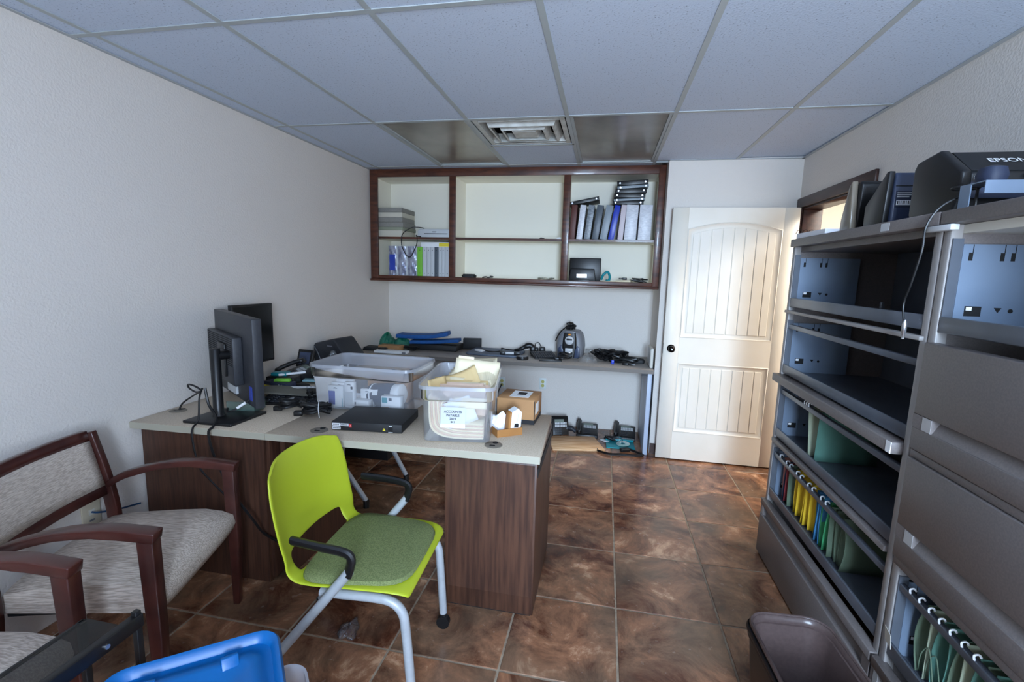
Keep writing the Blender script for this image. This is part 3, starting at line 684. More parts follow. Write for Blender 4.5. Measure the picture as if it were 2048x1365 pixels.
d = (ma - mb_); L2 = d.length; d.normalize(); nrm = Vector((d.y, -d.x, 0))
mp = Matrix(((d.x, nrm.x, 0, mb_.x), (d.y, nrm.y, 0, mb_.y), (0, 0, 1, 0), (0, 0, 0, 1)))
pn = P(MB().at(mp).box(0, L2, -.03, 0, .155, .525), 'screen_panel', M['black'], t, bev=.003)
P(MB().at(mp).box(.012, L2 - .012, -.001, .002, .170, .513), 'screen', M['screen'], pn)
P(MB().at(mp).box(L2 - .004, L2 + .001, -.028, -.004, .16, .52), 'edge_strip', M['offwhite'], pn)
P(MB().box(-.13, .06, -.11, .15, 0, .012), 'base', M['black'], t, bev=.004)
P(MB().box(-.09, -.06, -.02, .06, .012, .35), 'post', M['black'], t, bev=.004)

def cord(name, lab, pts, r_=.0045, m='cable', cat='cord', n=7, seg=6):
    return tag(P(MB().tube(spl(pts, n), r_, seg), name, M[m], smooth=True), lab, cat)
cord('monitor_cable', 'thin black cord looping behind the monitor post and rising from the wall grommet', [(-2.150, 2.010, DT + .004), (-2.13, 2.015, DT + .04), (-2.05, 2.00, .85), (-1.95, 1.95, .895), (-1.91, 1.91, .915), (-1.935, 1.90, .935), (-1.985, 1.915, .935), (-1.985, 1.92, .915), (-1.93, 1.90, .905), (-1.89, 1.88, .915)])
cord('monitor_cable', 'black cable hanging straight over the desk edge left of the monitor post', [(-1.895, 1.905, .925), (-1.880, 1.87, .89), (-1.865, 1.84, .79), (-1.853, 1.795, .765), (-1.840, 1.775, .72), (-1.80, 1.76, .60), (-1.74, 1.755, .54), (-1.66, 1.755, .47)])
cord('monitor_cable', 'thick black cable running down from the monitor post past the desk panel', [(-1.875, 1.90, .93), (-1.855, 1.895, .85), (-1.80, 1.875, .80), (-1.765, 1.82, .772), (-1.755, 1.78, .75), (-1.715, 1.77, .63), (-1.62, 1.765, .47), (-1.53, 1.76, .37), (-1.505, 1.80, .28), (-1.46, 1.86, .20)], .0062)
cord('monitor_cable', 'black video cable with white tag between post and screen back', [(-1.80, 1.95, .82), (-1.78, 1.93, .81), (-1.74, 1.95, .825), (-1.715, 1.975, .85), (-1.70, 2.0, .88), (-1.70, 2.005, .92)], .0045)  # one of the monitor cords, carries video
o = P(MB().tube([(-1.742, 1.944, .826), (-1.714, 1.970, .850)], .0068, 8), 'cable_tag', M['white']); tag(o, 'white paper tag wrapped on the video cable', 'tag')
t = thing('glass_tray', 'small clear green glass box behind the monitor post', 'tray', (-1.84, 2.10, DT), 8)
P(MB().box(-.06, .09, -.05, .05, 0, .006), 'base', M['pane'], t); P(MB().box(-.06, .09, -.05, -.046, .006, .06).box(.086, .09, -.046, .05, .006, .06), 'side', clear_plastic('green_glass', (150, 190, 180), .35, .05), t)

# ------------------------------------------------------------------ clutter on the left run
t = thing('keyboard', 'black keyboard half under the grey sheet on the desk', 'keyboard', (-1.71, 2.31, DT), 14)
P(MB().prism([(-.07, 0), (.07, 0), (.07, .024), (-.07, .014)], -.16, .16, axis='x'), 'case', M['black'], t, bev=.004)
km = MB().box(-.0125, .0125, -.0075, .0075, 0, .008).mesh('key', bev=.0015, seg=1); km.materials.append(M['char'])
for i in range(11):
    for j in range(5): link('key', km, None, t, (-.14 + i * .028, -.052 + j * .026, .015 + .0018 * j), (R(4), 0, 0))
o = P(MB().grid(lambda u, v: ((u - .5) * .33, (v - .5) * .24, .012 * math.sin(v * 3) * (1 - u) + .006 * math.sin(u * 5)), 10, 8), 'grey_folder', mat('grey_card', (110, 108, 98), rough=.7), solid=.003, smooth=True, loc=(-1.80, 2.37, DT + .044), rot=(R(-3), R(2), R(24)))
tag(o, 'olive grey card folder lying across the keyboard', 'folder')
# desk telephone behind
def phone(name, lab, loc, rz, tilt=0):
    t = thing(name, lab, 'telephone', loc, group='black office telephones', rot=(R(tilt), 0, R(rz)))
    P(MB().prism([(-.11, 0), (.11, 0), (.11, .075), (.075, .085), (-.10, .03)], -.095, .105, axis='x'), 'base', M['black'], t, bev=.006)
    s = (.055) / .175
    mt = Matrix.Translation((0, -.10, .031)) @ Matrix.Rotation(math.atan(s), 4, 'X')
    h = P(MB().at(mt).tube(spl([(-.07, .0, .012), (-.07, .015, .034), (-.07, .09, .040), (-.07, .165, .034), (-.07, .18, .012)], 5), [.020] * 4 + [.022] + [.015] * 11 + [.022] + [.020] * 4, 10), 'handset', M['black'], t, smooth=True)
    km2 = MB().at(mt).box(-.007, .007, -.006, .006, 0, .004)
    me = MB().box(-.008, .008, -.006, .006, 0, .004).mesh('key'); me.materials.append(M['char'])
    me2 = MB().box(-.006, .006, -.011, .011, 0, .0015).mesh('line_label'); me2.materials.append(M['lgrey'])
    for i in range(3):
        for j in range(4):
            o = link('key', me, None, t); o.matrix_local = mt @ Matrix.Translation((-.018 + i * .022, .025 + j * .020, .001))
    for i in range(8):
        for j in range(2):
            o = link('line_label', me2, None, t); o.matrix_local = mt @ Matrix.Translation((-.022 + i * .0145, .115 + j * .026, .001))
    sc = P(MB().at(mt).box(-.03, .06, .148, .178, 0, .006), 'display', mat('lcd', (120, 130, 120), rough=.3), t)
    return t
phone('desk_phone', 'black office phone on the desk between monitors and speaker', (-2.03, 2.81, DT), -40)
t = thing('phone_display', 'square black tilted display unit beside the speaker', 'display', (-2.13, 3.00, DT), -8)
P(MB().at(Matrix.Rotation(R(-18), 4, 'X')).box(-.065, .07, 0, .025, .04, .17), 'housing', M['black'], t, bev=.004)
P(MB().at(Matrix.Rotation(R(-18), 4, 'X')).box(-.045, .05, -.002, .001, .06, .15), 'screen', M['scanblue'], t)
P(MB().prism([(-.04, 0), (.08, 0), (.08, .02), (-.04, .02)], -.05, .05, axis='x'), 'foot', M['black'], t, bev=.002)
P(MB().box(-.01, .01, .03, .05, .02, .09), 'stem', M['black'], t)
t = thing('document_scanner', 'large dark rounded scanner in the desk corner by the left wall', 'scanner', (-2.045, 3.345, DT), -12)
P(MB().prism([(-.14, 0), (.17, 0), (.17, .10), (.07, .215), (.05, .222), (-.13, .175), (-.145, .155)], -.11, .11), 'body', M['char'], t, bev=.014, seg=3)
P(MB().tube(spl([(-.13, -.112, .15), (-.09, -.115, .10), (-.06, -.115, .03)], 5), .003, 6), 'seam_trim', M['grey'], t)
P(MB().box(.0, .05, -.112, -.109, .16, .168), 'badge', M['grey'], t)
# small odds and ends around the phone
t = thing('snack_box', 'dark box with yellow label and white tick, under the monitors', 'box', (-1.945, 2.525, DT), -10)
P(MB().box(-.09, .09, -.04, .04, 0, .055), 'carton', M['navy'], t, bev=.002)
P(MB().box(-.085, -.01, -.042, -.039, .008, .034), 'yellow_label', M['yellowl'], t)
P(MB().prism([(.03, .045), (.045, .012), (.06, .045), (.052, .045), (.045, .026), (.038, .045)], -.0425, -.0395), 'tick_mark', M['white'], t)
o = P(MB().rings([rrect(.05, .10, .02, 0), rrect(.062, .11, .025, .015), rrect(.05, .09, .02, .032), rrect(.02, .04, .009, .038)]), 'computer_mouse', M['blackm'], smooth=True, loc=(-1.83, 2.585, DT), rot=(0, 0, R(70))); tag(o, 'black computer mouse beside the snack box on the desk', 'mouse')
o = P(MB().prism([(-.05, 0), (.05, 0), (.045, .018), (-.045, .018)], -.018, .018), 'highlighter', M['green'], bev=.005, loc=(-1.925, 2.525, DT + .0555), rot=(0, 0, R(15))); tag(o, 'green highlighter pen lying behind the mouse', 'pen')
o = P(MB().box(-.05, .05, -.03, .03, 0, .02), 'teal_eraser_box', M['teal'], bev=.003, loc=(-2.02, 2.635, DT + .0655), rot=(0, R(0), R(10))); tag(o, 'small teal box on the dark clutter beside the phone', 'box')
o = P(MB().box(-.09, .09, -.045, .05, 0, .065), 'black_modem', M['black'], bev=.006, loc=(-1.995, 2.625, DT), rot=(0, 0, R(8))); tag(o, 'black modem box under the teal eraser box', 'modem')
o = P(MB().tube([(-.08, 0, 0), (.08, 0, .012)], .008, 8), 'white_marker', M['white'], loc=(-1.94, 2.64, DT + .074), rot=(0, 0, R(30))); tag(o, 'white marker lying on the black modem', 'pen')
# clear clamshell packs next to the big bin
rn = random.Random(5)
o = P(MB().grid(lambda u, v: (-.06 + .12 * u + .012 * math.sin(v * 9), -.02 + .05 * math.sin(u * 3.1) * (1 - .3 * v) + .012 * math.sin(u * 11 + v * 7), .01 + .19 * v + .008 * math.sin(u * 13)), 14, 12), 'clamshell_pack', M['bag'], solid=.002, smooth=True, loc=(-1.70, 2.66, DT + .03), rot=(R(-16), R(10), R(-20))); tag(o, 'empty clear plastic clamshell pack leaning at the left end of the bin', 'packaging')
o = P(MB().grid(lambda u, v: ((u - .5) * .20, (v - .5) * .12, .02 + .012 * math.sin(u * 12) * math.sin(v * 9)), 16, 10), 'bubble_packet', M['bag'], solid=.002, smooth=True, loc=(-1.70, 2.53, DT), rot=(0, 0, R(28))); tag(o, 'flat clear bubble packet lying in front of the clamshell pack', 'packaging')
t = thing('white_card', 'white punched card strip in front of the clear packaging', 'card', (-1.72, 2.49, DT + .042), 24)
P(MB().box(-.11, .11, -.022, .022, 0, .003), 'strip', M['white'], t)
for k in range(5): P(MB().lathe([(.0005, .003), (.006, .003), (.006, .0036), (.0005, .0036)], 10, c=(-.01 + k * .022, -.008, 0)), 'punch_hole', M['grey'], t)
o = P(MB().box(-.09, .09, -.035, .035, 0, .01), 'teal_pouch', mat('pale_teal', (150, 196, 206), rough=.4), bev=.003, loc=(-1.84, 2.76, DT + .01), rot=(0, R(3), R(20))); tag(o, 'pale teal pouch lying behind the clear packaging', 'pouch')
# cable bundles
def bundle(lab, c, rz, Lh=.085, loops=9, rad=.0055, seed=1, tie=False):
    t = thing('cable_bundle', lab, 'cable', c, rz)
    rn = random.Random(seed); pts = []
    for k in range(loops):
        yy = rn.uniform(-.03, .03); zz = .014 + .055 * rn.random()
        pts += [(-Lh * rn.uniform(.75, 1), yy, zz), (-Lh * .2, yy * .8 - .012 + rn.uniform(-.008, .008), .008 + zz * .8), (Lh * rn.uniform(.75, 1), -yy, .014 + .055 * rn.random()), (Lh * .2, .014 + rn.uniform(-.008, .008), .010 + .8 * zz)]
    P(MB().tube(spl(pts, 4), rad, 6), 'cord_loops', M['cable'], t, smooth=True)
    P(MB().box(-Lh - .035, -Lh + .01, -.016, .016, 0, .026), 'plug', M['black'], t, bev=.006)
    if tie: P(MB().tube(spl([(.028, -.046, .002), (.022, -.042, .045), (.018, 0, .080), (.022, .042, .04), (.026, .046, .002)], 5), .0017, 6), 'white_tie', M['white'], t, smooth=True)
    return t
bundle('bundled black power cord held with a white tie beside the switch', (-1.432, 2.125, DT), 18, .075, 12, .0085, 4, True)
bundle('shiny black coiled adapter cord in front of the keyboard', (-1.60, 2.165, DT), 15, .06, 9, .0085, 8)
bundle('dark cable bundle squeezed between keyboard and bin', (-1.585, 2.36, DT + .002), 70, .05, 9, .009, 12)

# ------------------------------------------------------------------ things on the peninsula
def tub(name, lab, loc, rz, wx, wy, h, inset=.007, body='clear', rim='clearrim', lipw=.016):
    """open storage bin; wx, wy are outer rim sizes"""
    t = thing(name, lab, 'bin', loc, rz)
    bx, by = wx - 2 * inset - 2 * lipw, wy - 2 * inset - 2 * lipw
    tx, ty = wx - 2 * lipw, wy - 2 * lipw
    P(MB().rings([rrect(bx - .03, by - .03, .02, .0015), rrect(bx, by, .03, .008), rrect((bx + tx) / 2, (by + ty) / 2, .034, h * .5), rrect(tx, ty, .038, h - .07)], True, False), 'body', M[body], t, smooth=True)
    P(MB().rings([rrect(tx, ty, .038, h - .070), rrect(tx + .016, ty + .016, .044, h - .062), rrect(tx + .020, ty + .020, .044, h - .004), rrect(wx, wy, .052, h), rrect(wx + .003, wy + .003, .053, h - .016)], False, False), 'rim', M[rim], t, smooth=True)
    return t
binA = tub('storage_bin', 'clear storage bin full of manila folders with accounts label', (-.655, 2.185, DT), 9, .345, .560, .262)
# manila folders inside it (bin coordinates turned by the bin's heading)
mA = Matrix.Translation((-.655, 2.185, DT)) @ Matrix.Rotation(R(9), 4, 'Z')
def sheet_thing(name, lab, cat, m, mtx, wd, ht, curl=.0, th=.0016, group=None, nu=8, nv=6, tab=False):
    mb = MB().grid(lambda u, v: ((u - .5) * wd, curl * math.sin(u * math.pi) + .25 * curl * v * v, v * ht), nu, nv)
    me = mb.mesh(name, smooth=True); o = link(name, me, M[m]); o.matrix_world = mtx
    md = o.modifiers.new('solid', 'SOLIDIFY'); md.thickness = th; md.offset = 0
    if tab:
        P(MB().box(-wd * .45, -wd * .1, -.001, .001, ht - .002, ht + .012), 'tab', M[m], o)
    return tag(o, lab, cat, group)
rn = random.Random(11)
for k in range(13):                                        # curled pale folders standing behind one another along the bin
    yy = -.105 + k * .022
    lean = 14 + rn.uniform(-4, 4)
    m = mA @ Matrix.Translation((rn.uniform(-.006, .010), yy, .008)) @ Matrix.Rotation(R(-lean), 4, 'X') @ Matrix.Rotation(R(rn.uniform(-3, 3)), 4, 'Y')
    sheet_thing('manila_folder', '%s upright manila folder behind the front of the accounts bin' % ORD[k], 'folder', 'manilap' if k < 5 else ('manilal' if k % 3 else 'manila'), m, .215, .205 + rn.uniform(-.012, .012), .022 * rn.uniform(.3, 1), .004, 'packed manila folders in the accounts bin')
for k in range(7):                                         # fanned folder edges at the right rear, rising over the rim
    m = mA @ Matrix.Translation((.030 + k * .004, .03 + k * .016, .165 + .004 * k)) @ Matrix.Rotation(R(-62 + k * 2), 4, 'X') @ Matrix.Rotation(R(-14 + 2 * k), 4, 'Y')
    sheet_thing('manila_folder', '%s pale folder of the fan spread over the right rear of the accounts bin' % ORD[k], 'folder', 'manilal', m, .19, .17, .008, .0035, 'fanned manila folders in the accounts bin')
m = mA @ Matrix.Translation((.035, .13, .165)) @ Matrix.Rotation(R(-24), 4, 'X') @ Matrix.Rotation(R(5), 4, 'Y')
sheet_thing('manila_folder', 'tall cream folder standing highest at the back of the accounts bin', 'folder', 'manilal', m, .235, .145, .006, .002, tab=True)
m = mA @ Matrix.Translation((-.03, .05, .175)) @ Matrix.Rotation(R(-38), 4, 'X') @ Matrix.Rotation(R(-22), 4, 'Y')
sheet_thing('manila_envelope', 'orange manila flap bent diagonally across the accounts bin', 'envelope', 'manila', m, .22, .105, .03, .002)
m = mA @ Matrix.Translation((-.115, -.02, .15)) @ Matrix.Rotation(R(64), 4, 'Z') @ Matrix.Rotation(R(-14), 4, 'X')
sheet_thing('manila_envelope', 'orange envelope edge along the left wall of the accounts bin', 'envelope', 'manila', m, .14, .09, .008, .003)
m = mA @ Matrix.Translation((.03, -.216, .075)) @ Matrix.Rotation(R(-4), 4, 'X') @ Matrix.Rotation(R(-22), 4, 'Y')
sheet_thing('paper_sheet', 'white paper pressed diagonally against the front of the accounts bin', 'paper', 'paper', m, .14, .12, -.004, .001)
m = mA @ Matrix.Translation((-.02, -.213, .09)) @ Matrix.Rotation(R(-4), 4, 'X') @ Matrix.Rotation(R(30), 4, 'Y')
sheet_thing('paper_sheet', 'white paper corner showing left of the accounts label inside the bin', 'paper', 'paper', m, .13, .085, -.004, .001)
m = mA @ Matrix.Translation((.055, -.214, .148)) @ Matrix.Rotation(R(-7), 4, 'X')
sheet_thing('manila_folder', 'cream folder top showing above the accounts label inside the bin', 'folder', 'manilal', m, .15, .05, -.003, .0015)
for k in range(9):                                          # folders bowed down the left wall and along the floor
    pts = spl([(-.128 + .009 * k, 0, .205 - .006 * k), (-.128 + .010 * k, 0, .12), (-.118 + .010 * k, 0, .055 + .004 * k), (-.07 + .010 * k, 0, .020 + .0075 * k), (.02, 0, .010 + .0085 * k), (.118, 0, .012 + .008 * k)], 4)
    mb = MB().grid(lambda u, v: (pts[int(round(u * (len(pts) - 1)))].x, -.222 + v * (.10 + .006 * k), pts[int(round(u * (len(pts) - 1)))].z), len(pts) - 1, 1)
    o = link('manila_folder', mb.mesh('manila_folder', smooth=True), M['manilap'] if k % 2 else M['manilal']); o.matrix_world = mA
    md = o.modifiers.new('solid', 'SOLIDIFY'); md.thickness = .0055; md.offset = 0
    tag(o, '%s bowed manila folder counting from the left wall of the accounts bin' % ORD[k], 'folder', 'bowed folders in the accounts bin')
for k in range(0):
    zz = .020 + .017 * k
    mb = MB().grid(lambda u, v: (-.105 + .215 * u, -.222 + v * .05, zz + .045 * (1 - u) ** 3 + .006 * u + .002 * v), 10, 2)
    o = link('manila_folder', mb.mesh('manila_folder', smooth=True), M['manilap'] if k % 2 else M['manilal']); o.matrix_world = mA
    md = o.modifiers.new('solid', 'SOLIDIFY'); md.thickness = .009
    tag(o, 'folder edge curled along the floor of the accounts bin', 'folder', 'curled folder edges in the accounts bin')
lbl = thing('bin_label', 'white paper label reading accounts payable taped on bin front', 'label'); lbl.matrix_world = mA @ Matrix.Translation((-.012, -.2555, .118)) @ Matrix.Rotation(R(-5.3), 4, 'X')
P(MB().box(-.058, .052, -.0012, 0, -.046, .046), 'card', M['white'], lbl)
for body, sz, zz in (('ACCOUNTS', .0145, .026), ('PAYABLE', .0145, .010), ('2019', .0145, -.006), ('BX 1', .009, -.020)):
    text(body, sz, M['ink'], lbl, Matrix.Translation((-.003, -.0018, zz)) @ Matrix.Rotation(R(90), 4, 'X'), bold=.0008)

binB = tub('storage_bin', 'long clear storage bin holding retail boxes behind the switch', (-1.245, 2.405, DT), 0, .600, .385, .250, inset=.014)
cx, cy = -1.245, 2.405
def carton(name, lab, x, y, w_, d_, h, m='white', rz=0, tilt=0, hang=True, pr=None, z=DT + .0045, group='small retail cartons in the clear bin'):
    t = thing(name, lab, 'box', (x, y, z), group=group, rot=(R(tilt), 0, R(rz)))
    P(MB().box(-w_ / 2, w_ / 2, -d_ / 2, d_ / 2, 0, h), 'carton', M[m], t, bev=.0012, seg=1)
    if hang: P(MB().prism([(-.014, h - .016), (.014, h - .016), (.008, h - .011), (.0, h - .009), (-.008, h - .011)], -d_ / 2 - .0006, -d_ / 2), 'hang_hole', M['grey'], t)
    if pr:
        for (a, b_, c_, e_, mm) in pr: P(MB().box(a, b_, -d_ / 2 - .0008, -d_ / 2, c_, e_), 'print', M[mm], t)
    return t
yy = cy - .112
carton('retail_carton', 'white hang carton with dark blue panel in the clear bin', -1.418, yy, .088, .022, .118, pr=[(-.040, -.002, .012, .088, 'indigo'), (.038, .042, .0, .05, 'teal')])
carton('retail_carton', 'white carton standing just behind the blue panelled carton', -1.412, yy + .03, .095, .022, .128, hang=True)
carton('retail_carton', 'rearmost white carton behind the blue panelled carton', -1.395, yy + .06, .10, .022, .140, hang=False)
carton('retail_carton', 'tall narrow white hang carton with black emblem in the clear bin', -1.336, yy + .004, .056, .030, .142, pr=[(.010, .022, .104, .120, 'ink'), (-.022, .022, .012, .09, 'lgrey')])
carton('retail_carton', 'short white hang carton behind the low wide one', -1.255, yy + .05, .075, .03, .098, pr=None)
carton('retail_carton', 'low wide white carton lying in the middle of the clear bin', -1.262, yy + .008, .088, .05, .048, hang=False, pr=[(-.038, -.03, .024, .038, 'ink')])
carton('retail_carton', 'white printed carton with teal marks at the right of the clear bin', -1.085, yy - .005, .11, .045, .085, hang=False, pr=[(-.05, -.02, .05, .078, 'teal'), (-.012, .006, .062, .078, 'navy'), (-.05, -.01, .01, .028, 'kraft')])
t = thing('supply_jar', 'black plastic jar with white lid lying on its side in the bin', 'jar', (-1.17, yy + .085, DT + .068), 0, rot=(0, R(84), R(-6)))
P(MB().lathe([(.001, -.09), (.055, -.09), (.062, -.08), (.062, .055), (.05, .07)], 26), 'jar_body', M['navy'], t, smooth=True)
P(MB().lathe([(.055, .062), (.057, .064), (.057, .105), (.05, .11), (.001, .11)], 26), 'lid', M['white'], t, smooth=True)
P(MB().lathe([(.0625, -.070), (.0630, -.069), (.0630, -.062), (.0625, -.061)], 26, cap0=False, cap1=False), 'ring_stripe', M['white'], t)
P(MB().at(Matrix.Rotation(R(180), 4, 'Z')).grid(lambda u, v: (.0635 * math.cos((u - .5) * .5 + 1.15), .0635 * math.sin((u - .5) * .5 + 1.15), -.045 + v * .035), 6, 2), 'bar_label', M['white'], t)
o = P(MB().box(-.12, .12, -.05, .05, 0, .13), 'brown_carton', M['kraft'], bev=.002, loc=(-1.20, 2.51, DT + .0045), rot=(0, 0, R(2))); tag(o, 'plain brown carton standing at the back of the clear bin', 'box')

# network switch
t = thing('network_switch', 'flat black network switch with stickers on the desk', 'network switch', (-1.075, 2.09, DT), 5.6)
sw, sd, sh = .340, .262, .044
P(MB().box(-sw / 2, sw / 2, -sd / 2, sd / 2, .003, sh), 'case', M['blackm'], t, bev=.0015)
for sx_ in (-1, 1):
    for sy_ in (-1, 1): P(MB().lathe([(.001, 0), (.008, 0), (.008, .003), (.001, .003)], 10, c=(sx_ * .14, sy_ * .1, 0)), 'foot', M['black'], t)
fy = -sd / 2
P(MB().box(-.166, -.128, fy - .0006, fy, .024, .037), 'serial_sticker', M['white'], t); P(MB().box(-.126, -.086, fy - .0006, fy, .024, .037), 'serial_sticker', M['lgrey'], t)
P(MB().box(-.166, -.126, fy - .0006, fy, .007, .020), 'serial_sticker', M['white'], t)
for (a, b_, z_) in ((-.162, -.132, .0305), (-.122, -.09, .0305), (-.162, -.130, .0135)):
    for k in range(10):
        xx = a + (b_ - a) * k / 10
        P(MB().box(xx, xx + .0016, fy - .0009, fy - .0006, z_ - .003, z_ + .003), 'print', M['ink'], t)
P(MB().box(-.084, -.072, fy - .0006, fy, .019, .036), 'red_sticker', M['red'], t); P(MB().prism([(-.081, .025), (-.075, .025), (-.078, .031)], fy - .0009, fy - .0006), 'print', M['white'], t)
P(MB().prism([(.078, .012), (.092, .012), (.085, .025)], fy - .0006, fy), 'warning_sticker', M['yellowl'], t); P(MB().box(.0843, .0857, fy - .0009, fy - .0006, .015, .021), 'print', M['ink'], t)
P(MB().box(.106, .128, fy - .0015, fy, .006, .030), 'power_inlet', M['hole'], t); P(MB().box(.109, .125, fy - .0006, fy, .0335, .0355), 'print', M['white'], t); P(MB().box(.106, .128, fy - .0018, fy - .0015, .006, .0072), 'print', M['white'], t)

# cardboard box and little tray
t = thing('cardboard_box', 'brown cardboard shipping box with black edge strips at the desk end', 'box', (-.408, 2.378, DT), -3)
bw, bd, bh = .196, .196, .128
P(MB().box(-bw / 2, bw / 2, -bd / 2, bd / 2, 0, bh), 'carton', M['kraft'], t, bev=.002, seg=1)
P(MB().box(-.05, bw / 2 + .0008, -bd / 2 - .0008, -bd / 2, .001, .024), 'black_band', M['ink'], t); P(MB().box(bw / 2, bw / 2 + .0008, -bd / 2, bd / 2 - .01, .001, .022), 'black_band', M['ink'], t)
P(MB().box(bw / 2 - .002, bw / 2 + .001, -bd / 2 - .001, -bd / 2 + .006, 0, bh - .006), 'edge_strip', M['ink'], t); P(MB().box(-bw / 2 - .001, -bw / 2 + .002, -bd / 2 - .001, -bd / 2 + .006, 0, bh - .006), 'edge_strip', M['ink'], t)
P(MB().box(-.042, .058, -.058, .068, bh, bh + .0008), 'shipping_label', M['white'], t); P(MB().hexa([(-.012, -.012, bh + .0008), (.034, -.012, bh + .0008), (.034, .04, bh + .0008), (-.012, .04, bh + .0008)], [(-.012, -.012, bh + .0014), (.034, -.012, bh + .0014), (.034, .04, bh + .0014), (-.012, .04, bh + .0014)]), 'print', M['ink'], t)
P(MB().box(bw / 2, bw / 2 + .0012, -.065, .01, .045, .10), 'side_label', M['white'], t)
t = thing('carton_tray', 'small open brown cardboard tray in front of the shipping box', 'box', (-.428, 2.125, DT), 35)
tw, td, th_ = .128, .098, .036
P(MB().box(-tw / 2, tw / 2, -td / 2, td / 2, 0, .002), 'base', M['kraftd'], t)
for a in ((-tw / 2, tw / 2, -td / 2, -td / 2 + .002), (-tw / 2, tw / 2, td / 2 - .002, td / 2), (-tw / 2, -tw / 2 + .002, -td / 2 + .002, td / 2 - .002), (tw / 2 - .002, tw / 2, -td / 2 + .002, td / 2 - .002)):
    P(MB().box(*a, .002, th_), 'side', M['kraftd'], t)
t = thing('carton_sleeve', 'small brown carton with white printed sleeve standing in the tray', 'box', (-.398, 2.118, DT + .0025), rot=(R(0), R(5), R(38)))
gp = [(-.030, 0), (.032, 0), (.032, .108), (.010, .126), (-.030, .104)]
P(MB().prism(gp, -.020, .022), 'carton', M['kraftd'], t, bev=.001, seg=1)
t2 = P(MB().prism([(-.020, .034), (.0325, .034), (.0325, .1085), (.010, .1268), (-.020, .110)], -.0212, -.0202), 'white_sleeve', M['white'], t)
P(MB().prism([(.0328, .108), (.010, .1272), (-.020, .1107), (-.020, .1095), (.010, .126), (.0322, .1075)], -.0212, .0222), 'white_top', M['white'], t)
P(MB().prism([(-.002, .036), (.020, .036), (.020, .050), (.016, .055), (.002, .055), (-.002, .050)], -.0218, -.0212), 'print', M['ink'], t2)
P(MB().box(.012, .014, -.0218, -.0212, .06, .10), 'print', M['lgrey'], t2)
o = P(MB().grid(lambda u, v: (-.045 + .085 * u + .01 * math.sin(v * 9), .012 * math.sin(u * 8 + v * 5) - .02 + .03 * v, .0 + .085 * v * (1 - .4 * abs(u - .7)) + .008 * math.sin(u * 12)), 10, 8), 'tissue_paper', M['paper'], solid=.001, smooth=True, loc=(-.462, 2.128, DT + .012), rot=(0, 0, R(25))); tag(o, 'crumpled white tissue paper sticking up from the cardboard tray', 'paper')

